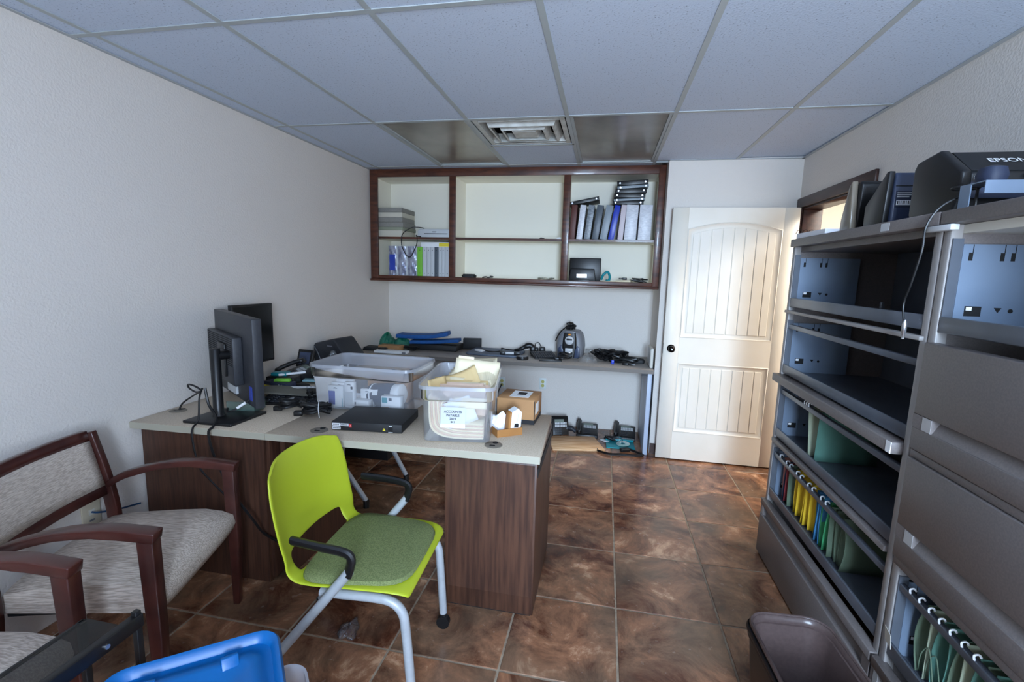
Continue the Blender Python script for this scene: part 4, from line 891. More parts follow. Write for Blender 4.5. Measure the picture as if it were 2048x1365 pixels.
# ------------------------------------------------------------------ lime nesting chair
def nest_chair(name, lab, loc, rz, shell, pad, group=None):
    t = thing(name, lab, 'chair', loc, rz, group)
    # shell profile: (x, z) from seat front to top of the back
    prof = [(.285, .432), (.275, .448), (.24, .455), (.16, .452), (.06, .444), (-.04, .438), (-.105, .442), (-.150, .462), (-.178, .500), (-.196, .55), (-.210, .61), (-.222, .68), (-.236, .75), (-.252, .82), (-.262, .842)]
    wid = [.205, .220, .230, .236, .238, .238, .238, .240, .242, .244, .248, .250, .246, .228, .192]
    pr = spl([(x, 0, z) for x, z in prof], 2); ws = []
    for i in range(len(prof) - 1): ws += [wid[i], (wid[i] + wid[i + 1]) / 2]
    ws.append(wid[-1])
    nu, nv = len(pr) - 1, 14
    def fn(u, v):
        i = min(int(round(u * nu)), nu); p = pr[i]; s = 2 * v - 1
        q = i / nu
        dish = .020 * s * s * max(0, min(1, (q - .1) / .2)) * (1 - max(0, min(1, (q - .5) / .1)))       # seat edges turn up
        fwd = .060 * (abs(s) ** 2.2) * max(0, min(1, (q - .42) / .2))                                     # back edges come forward
        return (p.x + fwd, s * ws[i], p.z + dish + (-.022 * abs(s) ** 6 if q > .93 else 0))
    hole = lambda i, j: 13 <= i <= 16 and 2 <= j <= 11
    P(MB().grid(fn, nu, nv, hole), 'shell', M[shell], t, smooth=True, solid=.011, sub=2)
    cs = []
    for (k, dz, f) in ((0, .0, .93), (1, .014, 1.0), (2, .026, .97), (3, .032, .82), (4, .034, .5)):
        ring = []
        for q in range(32):
            a = 2 * math.pi * q / 32; ca, sa = math.cos(a), math.sin(a); e = .42
            x = math.copysign(abs(ca) ** e, ca) * .198 * f; y = math.copysign(abs(sa) ** e, sa) * .222 * f
            ring.append((.080 + x, y * (1 - .10 * (x / .19)), .452 + dz))
        cs.append(ring)
    P(MB().rings(cs), 'seat_pad', M[pad], t, smooth=True)
    P(MB().box(.02, .085, -.2165, -.2145, .452, .462), 'maker_tag', M['white'], t)
    for s in (-1, 1):
        ay = .262 * s
        P(MB().tube([(.105, ay, .545), (-.285, .215 * s, .045)], .0165, 12), 'slanted_leg', M['tubegrey'], t, smooth=True)
        P(MB().lathe([(.001, 0), (.019, 0), (.019, .05), (.001, .05)], 10, c=(-.285, .215 * s, 0)), 'foot_glide', M['black'], t)
        P(MB().tube(spl([(-.03, .203 * s, .416), (.05, .205 * s, .418), (.16, .205 * s, .420), (.225, .204 * s, .411), (.262, .202 * s, .372), (.273, .200 * s, .30), (.290, .195 * s, .07)], 6), .0165, 12), 'front_leg', M['tubegrey'], t, smooth=True)
        cst = P(MB().tube([(.290, .195 * s - .013, .028), (.290, .195 * s + .013, .028)], .028, 16), 'caster', M['black'], t, smooth=True)
        P(MB().box(.278, .302, .195 * s - .010, .195 * s + .010, .03, .075), 'caster_fork', M['black'], cst, bev=.003)
        armp = spl([(.100, ay, .535), (.112, ay, .575), (.108, ay, .602), (.075, ay, .614), (.0, ay, .622), (-.095, ay * .97, .628)], 5)
        nn = len(armp)
        P(MB().tube(armp, [.022 if k < 6 else .024 for k in range(nn)], 10, flat=.6), 'armrest', M['black'], t, smooth=True)
    P(MB().tube([(-.02, -.203, .418), (-.02, .203, .418)], .012, 8), 'cross_bar', M['tubegrey'], t, smooth=True)
    P(MB().box(-.10, .12, -.12, .12, .405, .432), 'seat_mechanism', M['black'], t, bev=.004)
    return t
nest_chair('nesting_chair', 'lime green nesting chair with olive padded seat and black armrests', (-.885, 1.540, 0), 3, 'lime', 'olive')
nest_chair('nesting_chair', 'grey tubular chair pushed under the far side of the desk', (-1.665, 2.89, 0), 168, 'char', 'blackm')

# ------------------------------------------------------------------ wooden guest chairs
def guest_chair(lab, loc, rz):
    t = thing('guest_chair', lab, 'chair', loc, rz)
    hw = .275
    def bar(name, pts, w_, th, par=t, m='cherry', tw=None):
        """rectangular section swept in the local x-z plane at given y: pts=(x,y,z), section w_ across y, th in plane"""
        pts = [Vector(p) for p in pts]; rings = []
        for i, p in enumerate(pts):
            a = pts[max(0, i - 1)]; b_ = pts[min(len(pts) - 1, i + 1)]; d = (b_ - a).normalized()
            side = Vector((0, 1, 0)); side = (side - d * side.dot(d)).normalized(); n = d.cross(side)
            tk = th[i] if isinstance(th, list) else th; wk = w_[i] if isinstance(w_, list) else w_
            rings.append([p + side * wk / 2 + n * tk / 2, p - side * wk / 2 + n * tk / 2, p - side * wk / 2 - n * tk / 2, p + side * wk / 2 - n * tk / 2])
        return P(MB().rings(rings), name, M[m], par, bev=.004, seg=2)
    for s in (-1, 1):
        y = s * hw
        bar('front_leg', [(.262, y, 0), (.268, y, .30), (.262, y, .645)], [.030, .044, .046], [.028, .042, .050])
        bar('back_leg', spl([(-.275, y, 0), (-.235, y, .22), (-.215, y, .42), (-.235, y, .60), (-.285, y, .815)], 4), .030, .045)
        bar('armrest', spl([(-.232, y, .582), (-.15, y, .628), (.0, y, .668), (.14, y, .674), (.292, y, .652)], 5), [.034] * 6 + [.044] * 5 + [.052] * 10, [.028] * 15 + [.034] * 6)
    # curved rails
    def rail(name, x, z, h, bow, th=.024):
        n = 12; rs = []
        for k in range(n + 1):
            y = -hw + .012 + (2 * hw - .024) * k / n; xx = x - bow * (1 - (y / hw) ** 2)
            rs.append([(xx - th / 2, y, z - h / 2), (xx + th / 2, y, z - h / 2), (xx + th / 2 - .006, y, z + h / 2), (xx - th / 2 - .006, y, z + h / 2)])
        return P(MB().rings(rs), name, M['cherry'], t, bev=.003, seg=1)
    rail('top_rail', -.282, .800, .05, .035); rail('lower_rail', -.232, .565, .045, .035)
    P(MB().box(-.21, .22, -.235, -.215, .362, .40).box(-.21, .22, .215, .235, .362, .40).box(.20, .22, -.215, .215, .362, .40), 'seat_frame', M['blackm'], t)
    # upholstered back
    def bk(u, v):
        y = (u - .5) * 2 * (hw - .018); z = .585 + v * .195
        x = -.2355 - .215 * (z - .585) - .036 * (1 - (y / hw) ** 2) + .010 * math.sin(math.pi * min(1, max(0, v))) * math.sin(math.pi * u)
        return (x, y, z)
    P(MB().grid(bk, 14, 6), 'back_upholstery', M['fabricb'], t, smooth=True, solid=.03)
    # seat cushion with rolled front
    pr = [(-.215, .385), (-.22, .445), (-.205, .468), (-.12, .480), (.05, .487), (.17, .487), (.240, .474), (.282, .440), (.290, .405), (.280, .375), (.235, .360)]
    rs = []
    for k in range(13):
        s = -1 + 2 * k / 12; y = s * .25; fl = -.016 * abs(s) ** 4
        rs.append([(x * (1 - .02 * abs(s) ** 4), y, z + (fl if z > .44 else 0)) for x, z in pr])
    P(MB().rings(rs), 'seat_cushion', M['fabric'], t, smooth=R(70))
    return t
guest_chair('cherry wood guest chair with grey woven seat beside the desk panel', (-1.733, 1.345, 0), 17.6)
guest_chair('cherry wood guest chair cut off at the left picture edge', (-1.668, .648, 0), 12)

# ------------------------------------------------------------------ near left corner: glass stand, blue lid, clear bin
t = thing('glass_stand', 'narrow black metal stand with smoked glass top before the chairs', 'stand', (-1.195, .565, 0))
z0 = .62
P(MB().box(.040, .062, -.34, .345, z0 - .035, z0 + .002), 'side_rail', M['black'], t, bev=.003)
P(MB().box(-.072, -.062, -.34, .30, z0 - .012, z0 - .004), 'side_rail', M['black'], t, bev=.002)
P(MB().box(-.062, .040, -.34, .30, z0 - .008, z0 - .002), 'glass_top', M['glass'], t)
P(MB().box(-.062, .04, -.34, .30, .16, .165), 'lower_shelf', M['glass'], t)
P(MB().box(-.072, -.060, -.34, .30, .14, .16).box(.040, .052, -.34, .345, .14, .16), 'shelf_rail', M['black'], t)
for x, y in ((.050, .335), (-.066, .29), (.050, -.33), (-.066, -.33)):
    P(MB().box(x - .008, x + .008, y - .008, y + .008, 0, z0 + (.012 if x > 0 and y > 0 else -.004)), 'leg', M['black'], t, bev=.002)
P(MB().lathe([(.0005, 0), (.006, 0), (.006, .004), (.0005, .004)], 10), 'bolt', M['silver'], t, loc=(.062, .25, z0 - .016), rot=(0, R(90), 0))
ez = 42
ca, sa = math.cos(R(ez)), math.sin(R(ez))
cor = Vector((-.737, 1.004, 0)); bw_, bd_ = .36, .56           # far right rim corner of the bin
cen = cor + Vector((-ca, -sa, 0)) * (bw_ / 2) + Vector((sa, -ca, 0)) * (bd_ / 2)
tub('storage_bin', 'clear storage bin on the floor under the blue lid', (cen.x, cen.y, 0), ez, bw_, bd_, .485)
cor = Vector((-.858, 1.058, 0)); lw, ld = .385, .58
cen = cor + Vector((-ca, -sa, 0)) * (lw / 2) + Vector((sa, -ca, 0)) * (ld / 2)
t = thing('bin_lid', 'bright blue plastic bin lid lying upside down in the near left corner', 'lid', (cen.x, cen.y, .490), rot=(R(0), R(3), R(ez)))
P(MB().rings([rrect(lw - .01, ld - .01, .05, .002), rrect(lw, ld, .055, .008), rrect(lw, ld, .055, .034), rrect(lw - .012, ld - .012, .05, .040), rrect(lw - .030, ld - .030, .045, .036), rrect(lw - .045, ld - .045, .04, .016), rrect(lw - .085, ld - .085, .035, .013), rrect(lw - .10, ld - .10, .03, .022), rrect(lw - .15, ld - .15, .03, .022), rrect(lw - .165, ld - .165, .03, .016), rrect(.05, .2, .01, .016)]), 'panel', M['blue'], t, smooth=R(60))
for (x, y, rr) in ((.075, ld / 2 - .075, 10), (-.10, ld / 2 - .08, -6), (lw / 2 - .05, .05, 90)):
    P(MB().at(Matrix.Translation((x, y, .016)) @ Matrix.Rotation(R(rr), 4, 'Z')).hexa([(-.02, -.012, 0), (.02, -.012, 0), (.02, .012, 0), (-.02, .012, 0)], [(-.02, .004, .022), (.02, .004, .022), (.02, .014, .022), (-.02, .014, .022)]), 'latch_clip', M['blue'], t, bev=.002)

# ------------------------------------------------------------------ trash cans
def can(lab, loc, rz, m, k=1.0):
    t = thing('trash_can', lab, 'trash can', loc, rz)
    a, b_, h = .245 * k, .375 * k, .38 * k
    P(MB().rings([rrect(a * .74 - .02, b_ * .76 - .02, .03, .002), rrect(a * .74, b_ * .76, .04, .008), rrect(a * .96, b_ * .97, .06, h - .03), rrect(a, b_, .065, h - .028), rrect(a, b_, .065, h)], True, False), 'body', M[m], t, smooth=R(60), solid=.004)
    P(MB().rings([rrect(a + .010, b_ + .010, .068, h - .010), rrect(a + .014, b_ + .014, .07, h - .002), rrect(a + .008, b_ + .008, .067, h + .004), rrect(a - .004, b_ - .004, .063, h + .002)], False, False), 'rolled_rim', M[m], t, smooth=True, solid=.002)
    return t
can('mauve grey plastic trash can nested in a black one before the cabinets', (.662, 1.395, .03), 4, 'trash')
can('black trash can that the mauve grey one is nested in', (.660, 1.393, 0), 4, 'black', 1.035)

# ------------------------------------------------------------------ lateral file cabinets
FXc = .940; CD = XR - .01 - FXc
TZ = (0.0, .325, .665, 1.012, 1.358, 1.690)
def cabinet(lab, y0, y1, states, topname):
    t = thing('file_cabinet', lab, 'file cabinet', (FXc + CD / 2, (y0 + y1) / 2, 0))
    O = t.location
    def B(x0, x1, a, b_, z0, z1): return MB().box(FXc + x0 - O.x, FXc + x1 - O.x, a - O.y, b_ - O.y, z0, z1)
    P(B(.012, CD, y0, y0 + .02, 0, 1.69), 'side_panel', M['cabmetal'], t); P(B(.012, CD, y1 - .02, y1, 0, 1.69), 'side_panel', M['cabmetal'], t)
    P(B(CD - .01, CD, y0 + .02, y1 - .02, 0, 1.69), 'back_panel', M['lip'], t)
    P(B(0, .03, y0, y0 + .030, 0, 1.69), 'front_post', M['cabtrim'], t, bev=.003); P(B(0, .03, y1 - .030, y1, 0, 1.69), 'front_post', M['cabtrim'], t, bev=.003)
    P(B(-.014, CD, y0 - .0, y1 + .0, 1.69, 1.728), 'top_slab', M['cabmetal'], t, bev=.003)
    P(B(.03, CD - .01, y0 + .02, y1 - .02, 1.665, 1.689), 'top_stretcher', M['offwhite' if topname == 'near' else 'cabmetal'], t)
    ya, yb = y0 + .032, y1 - .032
    for k, st in enumerate(states):
        z0, z1 = TZ[k], TZ[k + 1]
        if st == 'drawer':                       # closed drawer front with long recessed pull
            d = P(B(-.022, .012, ya - .030, yb + .030, z0 + .012, z0 + (z1 - z0) * .72), 'drawer_front', M['cabmetal'], t, bev=.004)
            P(B(-.022, .012, ya - .030, yb + .030, z0 + (z1 - z0) * .885, z1 - .004), 'top_strip', M['cabmetal'], d, bev=.003)
            zz0, zz1 = z0 + (z1 - z0) * .72, z0 + (z1 - z0) * .885
            P(MB().prism([(FXc - .004 - O.x, zz0), (FXc + .012 - O.x, zz0), (FXc + .012 - O.x, zz1), (FXc + .006 - O.x, zz1)], ya + .02 - O.y, yb - .02 - O.y), 'pull_recess', M['cabmetal'], d)
            P(B(-.018, .012, yb - .012, yb + .029, zz0, zz1), 'pull_end', M['cabmetal'], d); P(B(-.018, .012, ya - .029, ya + .012, zz0, zz1), 'pull_end', M['cabmetal'], d)
            P(B(-.0188, -.0181, yb - .012, yb + .012, zz0 + .004, zz1 - .004), 'end_cap', M['capgrey'], d)
        elif st == 'door':                       # closed flip front: recess near its lower third
            hz0, hz1 = z0 + .092, z0 + .132
            d = P(B(-.022, .012, ya - .030, yb + .006, hz1, z1 - .002), 'drawer_front', M['cabmetal'], t, bev=.003)
            P(B(-.022, .012, ya - .030, yb + .006, z0 + .026, hz0), 'lower_front', M['cabmetal'], d, bev=.003)
            P(B(-.016, .012, ya - .030, yb + .006, z0 + .0, z0 + .023), 'kick_strip', M['cabmetal'], d, bev=.002)
            P(MB().prism([(FXc - .018 - O.x, hz0), (FXc + .012 - O.x, hz0), (FXc + .012 - O.x, hz1), (FXc + .004 - O.x, hz1)], ya + .02 - O.y, yb - .075 - O.y), 'pull_recess', M['cabmetal'], d)
            P(B(-.022, .012, yb - .075, yb + .006, hz0, hz1), 'pull_end', M['cabmetal'], d)
            P(B(-.0228, -.0221, yb - .075, yb - .037, hz0 + .001, hz1 - .001), 'end_cap', M['capgrey'], d)
        else:                                    # open tier: pan with grey sides (window blue in their colour), front lip, hanging rail
            pz = z0 + .028
            dr_ = P(B(.012, CD - .03, ya + .004, yb - .004, pz, pz + .006), 'drawer_pan', M['lip'], t)
            P(B(.002, .012, ya + .0, yb - .0, pz, pz + .046), 'front_lip', M['lip'], dr_, bev=.003)
            for s, yy in ((1, yb - .006), (-1, ya + .002)):
                sp = P(B(.030, .30, yy, yy + .004, pz + .006, z1 - .055), 'drawer_side', M['galv'], dr_)
                sy = yy - .0012 if s == 1 else yy + .004
                if True:
                    P(B(.055, .095, sy, sy + .0012, pz + .05, pz + .078), 'slot', M['hole'], dr_)
                    P(B(.058, .072, sy - .0006, sy + .0006, pz + .066, pz + .076), 'slot_tab', M['white'], dr_)
                    for q in (.045, .12, .145): P(B(q, q + .008, sy, sy + .0012, z1 - .10, z1 - .078).box(FXc + q + .008 - O.x, FXc + q + .0095 - O.x, sy - O.y, sy + .0012 - O.y, z1 - .10, z1 - .056), 'slot', M['hole'], dr_)
                    P(MB().prism([(FXc + .125 - O.x, pz + .076), (FXc + .143 - O.x, pz + .076), (FXc + .135 - O.x, pz + .062)], sy - O.y, sy + .0012 - O.y), 'slot', M['hole'], dr_)
                    P(MB().lathe([(.0005, 0), (.006, 0), (.006, .0012), (.0005, .0012)], 10), 'slot', M['hole'], dr_, loc=(FXc + .165 - O.x, sy + .0012 - O.y, pz + .068), rot=(R(90), 0, 0))
            P(B(.004, .030, yb - .004, yb + .002, pz, z1 - .04), 'slide_bracket', M['lip'], t); P(B(.004, .030, ya - .002, ya + .004, pz, z1 - .04), 'slide_bracket', M['lip'], t)
            if 'rail' in st: P(B(.006, .024, ya, yb, z1 - .085, z1 - .062), 'hanging_rail', M['lip'], dr_, bev=.003)
            if 'thin' in st: P(B(-.012, .02, ya - .020, yb + .022, z1 - .004, z1 + .010), 'flip_door_edge', M['cabtrim'], t, bev=.003)
            if 'slab' in st:
                sl = P(B(-.034, .02, ya - .004, yb + .030, z1 - .022, z1 + .018), 'posting_shelf', M['cabmetal'], t, bev=.004)
                P(B(-.0355, -.033, ya - .004, ya + .022, z1 - .020, z1 + .016), 'end_cap', M['white'], sl)
            if 'edge' in st: P(B(-.012, .02, ya - .004, yb + .006, z1 - .004, z1 + .018), 'flip_door_edge', M['cabmetal'], t, bev=.003)
    return t
YS = 1.588
farc = cabinet('taupe five tier file cabinet with four open drawers, beside the doorway', YS + .003, 2.705, ['drawer', 'open rail edge', 'open rail slab', 'open rail thin', 'open none'], 'far')
nearc = cabinet('taupe five tier file cabinet with two closed doors, cut off at the right', YS - 1.10, YS - .003, ['drawer', 'open rail', 'door', 'door', 'open none'], 'near')
o = P(MB().box(-.0006, 0, -.025, .025, 0, .026), 'number_plate', M['lgrey'], loc=(FXc - .0142, 1.86, 1.697)); tag(o, 'small pale tag stuck on the cabinet top edge', 'tag')
o = P(MB().box(-.022, 0, -.06, .05, 0, .016), 'white_edge_clip', M['lgrey'], bev=.002, loc=(FXc - .0005, 1.585, 1.672)); tag(o, 'white plastic clip under the cabinet top at the post between cabinets', 'clip')
o = P(MB().box(-.0006, .0006, -.026, .026, 0, .046), 'paper_flag', M['offwhite'], loc=(FXc - .012, 1.530, .405), rot=(0, R(-6), R(-12))); tag(o, 'beige paper flag on the open drawer of the near cabinet', 'flag')

# hanging folders
def folder(lab, group, m, y, z0, z1, x0=.045, x1=.30, bow=.0, tilt=0, th=.0025, name='hanging_folder'):
    t = thing(name, lab, 'folder', (FXc, y, z0), group=group, rot=(R(tilt), 0, 0))
    hz = z1 - z0
    P(MB().grid(lambda u, v: (x0 + (x1 - x0) * u, bow * math.sin(math.pi * v) * (1 - .5 * u), v * hz), 4, 6), 'leaf', M[m], t, solid=th, smooth=True)
    return t
rn = random.Random(21)
pz, tz = TZ[1] + .036, TZ[2] - .078
seq = [('pinkf', 2, 'salmon'), ('navy', 2, 'black'), ('redf', 2, 'maroon'), ('sage', 2, 'grey green'), ('navy', 1, 'navy'), ('yellow', 19, 'yellow'), ('bluefold', 7, 'blue'), ('greenf', 7, 'green'), ('sage', 5, 'sage')]
y = 2.640
for m, n, nm in seq:
    for k in range(n):
        if nm == 'navy': lab = 'navy blue hanging folder just before the yellow run'
        else: lab = '%s %s hanging folder from the doorway end of the colourful row' % (ORD[k], nm)
        folder(lab, '%s folders in the far cabinet' % nm if n > 1 else None, m, y, pz + rn.uniform(0, .012), tz - rn.uniform(0, .01), x0=.045 + rn.uniform(-.006, .02), bow=rn.uniform(-.006, .010), tilt=rn.uniform(-6, 8), th=.0026)
        y -= .0125 if nm in ('yellow', 'blue', 'green') else .017
folder('wide sage folder bulging at the end of the colourful row', None, 'sage', y - .010, pz, tz, bow=-.03)
for k in range(9):
    o = P(MB().tube(spl([(-.004, 0, 0), (-.006, 0, .012), (.004, 0, .016), (.010, 0, .008)], 3), .0032, 5), 'folder_hook', M['lgrey'], loc=(FXc + .012, 2.58 - k * .065 - .02 * (k % 2), TZ[2] - .062)); tag(o, '%s small white hook from the doorway end above the colourful folders' % ORD[k], 'hook', 'white hooks on the colourful row rail')
# tier above: two lone folders
folder('pale sage folder leaning at the left in the third drawer', None, 'sagel', 2.365, TZ[2] + .036, TZ[3] - .078, tilt=-12, bow=.0)
folder('teal green folder hanging alone in the third drawer', None, 'tealf', 2.300, TZ[2] + .036, TZ[3] - .078, tilt=2)
for k in range(3):
    o = P(MB().tube(spl([(-.004, 0, 0), (-.006, 0, .012), (.004, 0, .016), (.010, 0, .008)], 3), .0032, 5), 'folder_hook', M['white'], loc=(FXc + .012, 2.37 - k * .022, TZ[3] - .062)); tag(o, '%s small white hook on the rail over the teal green folder' % ORD[k], 'hook', 'white hooks on the third drawer rail')
# near cabinet tier 2: sage folders
ny = 1.49
for k, (m, b_, tl) in enumerate((('sage', .03, 3), ('sagel', .0, 0), ('tealf', .02, 4), ('tealf', -.012, 2), ('sage', .015, 6), ('sagel', .0, 1), ('tealf', .01, 5), ('sage', .0, 3), ('tealf', .02, 2), ('tealf', .0, 4), ('sagel', .01, 3), ('tealf', .02, 2))):
    folder('%s green hanging folder from the post in the near cabinet low drawer' % ORD[k], 'green folders in the near cabinet', m, ny, pz, tz, bow=b_, tilt=tl); ny -= .032
for k in range(7):
    o = P(MB().tube(spl([(-.004, 0, 0), (-.006, 0, .012), (.004, 0, .016), (.010, 0, .008)], 3), .0028, 5), 'folder_hook', M['white'], loc=(FXc + .012, 1.50 - k * .042, TZ[2] - .062)); tag(o, '%s small white hook from the post on the near cabinet rail' % ORD[k], 'hook', 'white hooks on the near cabinet rail')
for k, yy in enumerate((1.425, 1.455)):
    o = P(MB().tube(spl([(FXc + .05, yy + .03, pz + .01), (FXc + .045, yy + .02, pz + .07), (FXc + .042, yy - .01, pz + .11), (FXc + .044, yy - .03, pz + .06), (FXc + .05, yy - .035, pz + .01)], 6), .0015, 5), 'folded_edge', M['sage'], smooth=True); tag(o, ('looped pale folder edge nearest the post in the near cabinet', 'looped pale folder edge, second from the post in the near cabinet')[1 - k], 'folder')
# small things left in drawers
o = P(MB().prism([(-.03, 0), (.04, 0), (.01, .04), (-.02, .045)], -.004, .004), 'plastic_tab', M['bag'], loc=(FXc + .25, 2.33, TZ[4] + .036), rot=(0, 0, R(50))); tag(o, 'clear plastic tab left in the top drawer of the far cabinet', 'tab')

# ------------------------------------------------------------------ on top of the cabinets
CT = 1.728
def scanner(lab, loc, rz, kind):
    t = thing('sheet_scanner', lab, 'scanner', loc, rz)
    return t
# big sheet-fed scanner: front looks toward the camera (-y), cheek toward the room (-x)
t = scanner('large black sheet fed scanner on the cabinet top with white maker name', (1.182, 1.77, CT), 0, 'big')
def yz(pts, x0, x1): return MB().prism(pts, x0, x1, axis='x')
P(yz([(.10, .0), (.112, .02), (.112, .165), (.10, .188), (.0, .202), (-.105, .122), (-.105, .075), (-.085, .0)], -.150, .150), 'body', M['black'], t, bev=.006, seg=2)
for xa in (-.178, .150):
    P(yz([(.102, .0), (.120, .022), (.120, .172), (.106, .194), (.0, .208), (-.112, .126), (-.112, .074), (-.09, .0)], xa, xa + .028), 'side_cheek', M['black'], t, bev=.008, seg=3)
ns = Vector((0, -.080, .105)).normalized(); up = Vector((0, .105, .080)).normalized()
P(MB().at(frame((0, -.052, .1625), (1, 0, 0), up)).box(-.148, .148, -.060, .058, -.001, .003), 'top_cover', M['blackm'], t, bev=.001)
P(MB().box(-.02, .13, -.118, -.106, .108, .116), 'tray_edge', M['grey'], t, bev=.002)
P(MB().box(-.149, .149, -.108, -.104, .048, .094), 'front_band', M['scanblue'], t)
text('EPSON', .034, M['white'], t, frame((-.030, -.0535 + ns.y * .0045, .1615 + ns.z * .0045), (1, 0, 0), up), bold=.0003)
text('ES-400', .0115, M['white'], t, frame((-.128, -.1090, .104), (1, 0, 0), (0, 0, 1)), bold=.0003)
# middle scanner seen from its back
t = scanner('dark scanner with barcode label between the other two scanners', (1.14, 2.08, CT), 0, 'mid')
P(yz([(.03, .0), (.03, .17), (-.01, .196), (-.045, .196), (-.055, .18), (-.055, .0)], -.118, .14), 'body', M['scanblue'], t, bev=.006)
P(yz([(.074, .0), (.092, .02), (.092, .092), (.0, .168), (-.035, .200), (-.052, .200), (-.040, .0)], -.140, -.119), 'end_cheek', M['black'], t, bev=.004)
P(yz([(.074, .0), (.090, .02), (.090, .088), (.0, .160), (.028, .0)], -.118, .14), 'paper_tray', M['blackm'], t, bev=.003)
P(MB().box(-.115, .135, -.0562, -.0545, .145, .148), 'seam', M['ink'], t)
lb_ = P(MB().box(-.112, .028, -.0562, -.0545, .070, .128), 'rating_label', M['navy'], t)
P(MB().box(-.108, .002, -.0568, -.0561, .078, .096), 'barcode', M['white'], lb_)
for k in range(18): P(MB().box(-.105 + k * .0058, -.105 + k * .0058 + (.0015 + .0015 * (k % 3 == 0)), -.0572, -.0567, .081, .093), 'barcode_bar', M['ink'], lb_)
for k, wd in enumerate((.05, .085, .04)): P(MB().box(-.108, -.108 + wd, -.0568, -.0561, .120 - k * .007, .124 - k * .007), 'print', M['lgrey'], lb_)
P(MB().prism([(-.02, .0), (.03, .0), (.03, .045), (.018, .058), (-.008, .058), (-.02, .045)], -.0566, -.0545), 'cable_bay', M['hole'], t)
# far scanner
t = scanner('black scanner with pale sloping end, farthest on the cabinet top', (1.12, 2.31, CT), 0, 'far')
P(yz([(.03, .0), (.03, .16), (.0, .205), (-.03, .212), (-.045, .200), (-.035, .02), (-.025, .0)], -.098, .14), 'body', M['black'], t, bev=.008, seg=3)
P(yz([(.055, .0), (.050, .06), (.010, .190), (-.015, .214), (-.038, .020), (-.030, .0)], -.122, -.098), 'front_cover', mat('bronze_gloss', (128, 118, 104), rough=.2), t, bev=.004)
P(MB().at(Matrix.Rotation(R(-3), 4, 'X')).box(-.09, .13, -.0395, -.036, .130, .190), 'lid_panel', M['scanblue'], t, bev=.001)
for k in range(9): P(MB().box(-.06, .12, -.0415, -.035, .035 + k * .0095, .040 + k * .0095), 'vent_slot', M['hole'], t)
# papers with spiral binding at the far end
t = thing('spiral_notebook', 'white spiral bound booklet lying at the far end of the cabinet top', 'notebook', (1.055, 2.50, CT), 2)
P(MB().box(-.12, .15, -.14, .15, 0, .024), 'pages', M['paper'], t)
P(MB().tube([(-.115 + .0035 * k, .155 + .022 * math.cos(k * .8), .026 + .020 * math.sin(k * .8)) for k in range(72)], .0016, 5), 'spiral_wire', M['copper'], t)
# grey bracket tray with cable
t = thing('metal_bracket', 'grey folded metal bracket lying before the large scanner', 'bracket', (.965, 1.50, CT), 0)
P(MB().box(.0, .30, .0, .09, .066, .069), 'shelf_plate', M['galv'], t); P(MB().box(.0, .30, -.003, .0, .036, .069), 'front_flange', M['galv'], t); P(MB().box(.0, .003, .05, .09, .0, .066), 'end_flange', M['galv'], t); P(MB().box(.297, .30, .0, .09, 0, .066), 'end_flange', M['galv'], t)
o = P(MB().rings([rrect(.05, .06, .02, 0), rrect(.062, .07, .028, .02), rrect(.05, .058, .022, .04), rrect(.02, .02, .009, .046)]), 'blue_puck', M['navy'], smooth=True, loc=(1.01, 1.55, CT + .0695)); tag(o, 'round dark blue plug resting on the grey bracket', 'plug')
o = P(MB().tube(spl([(1.0 + .03 * math.cos(a), 1.625 + .028 * math.sin(a), CT + .07) for a in [k * .785 for k in range(8)]], 4, True), .004, 6, closed=True), 'black_ring', M['cable'], smooth=True); tag(o, 'thin black cable ring in front of the large scanner', 'cable')
P(MB().tube([(1.03, 1.625, CT), (1.03, 1.625, CT + .07)], .004, 6), 'stem', M['cable'], o)
cord('usb_cable', 'thin grey cable hanging down over the cabinet top edge with metal plug', [(1.0, 1.62, CT + .03), (.975, 1.61, CT + .04), (.935, 1.615, CT + .012), (.915, 1.625, CT - .04), (.912, 1.622, 1.62), (.912, 1.650, 1.52), (.914, 1.675, 1.46), (.914, 1.66, 1.40)], .0032)
o = P(MB().lathe([(.001, 0), (.0045, 0), (.0045, .018), (.007, .02), (.007, .045), (.003, .06)], 10), 'usb_plug', M['silver'], smooth=True, loc=(.914, 1.655, 1.352)); tag(o, 'silver plug at the end of the hanging grey cable', 'plug')

# ------------------------------------------------------------------ back counter in the alcove
KT = .755
t = thing('back_counter', 'long grey laminate counter across the alcove under the wall cabinet', 'counter', (-.90, 4.27, 0))
O = t.location
def kb_(x0, x1, y0, y1, z0, z1): return MB().box(x0 - O.x, x1 - O.x, y0 - O.y, y1 - O.y, z0, z1)
KF = 3.955
P(kb_(XL + .005, .432, KF, YA - .004, KT - .032, KT), 'worktop', M['counter'], t, bev=.002, seg=1)
P(kb_(XL + .005, .432, KF - .003, KF - .0005, KT - .032, KT - .001), 'edge_band', M['counteredge'], t)
P(kb_(.392, .428, 4.02, 4.58, 0, KT - .033), 'leg_panel', M['legpanel'], t, bev=.002)
P(kb_(XL + .02, XL + .05, 4.0, 4.58, 0, KT - .033), 'leg_panel', M['legpanel'], t, bev=.002)
P(kb_(.345, .39, 4.06, 4.10, KT - .075, KT - .033), 'bracket', M['char'], t)
t = thing('plastic_board', 'narrow white plastic panel standing at the right end of the counter', 'panel', (.418, 4.17, KT), 0)
P(MB().box(-.012, .012, -.13, .13, 0, .165), 'board', M['offwhite'], t, bev=.006)
P(MB().box(-.0135, -.012, -.12, .12, .01, .155), 'face', M['lgrey'], t)

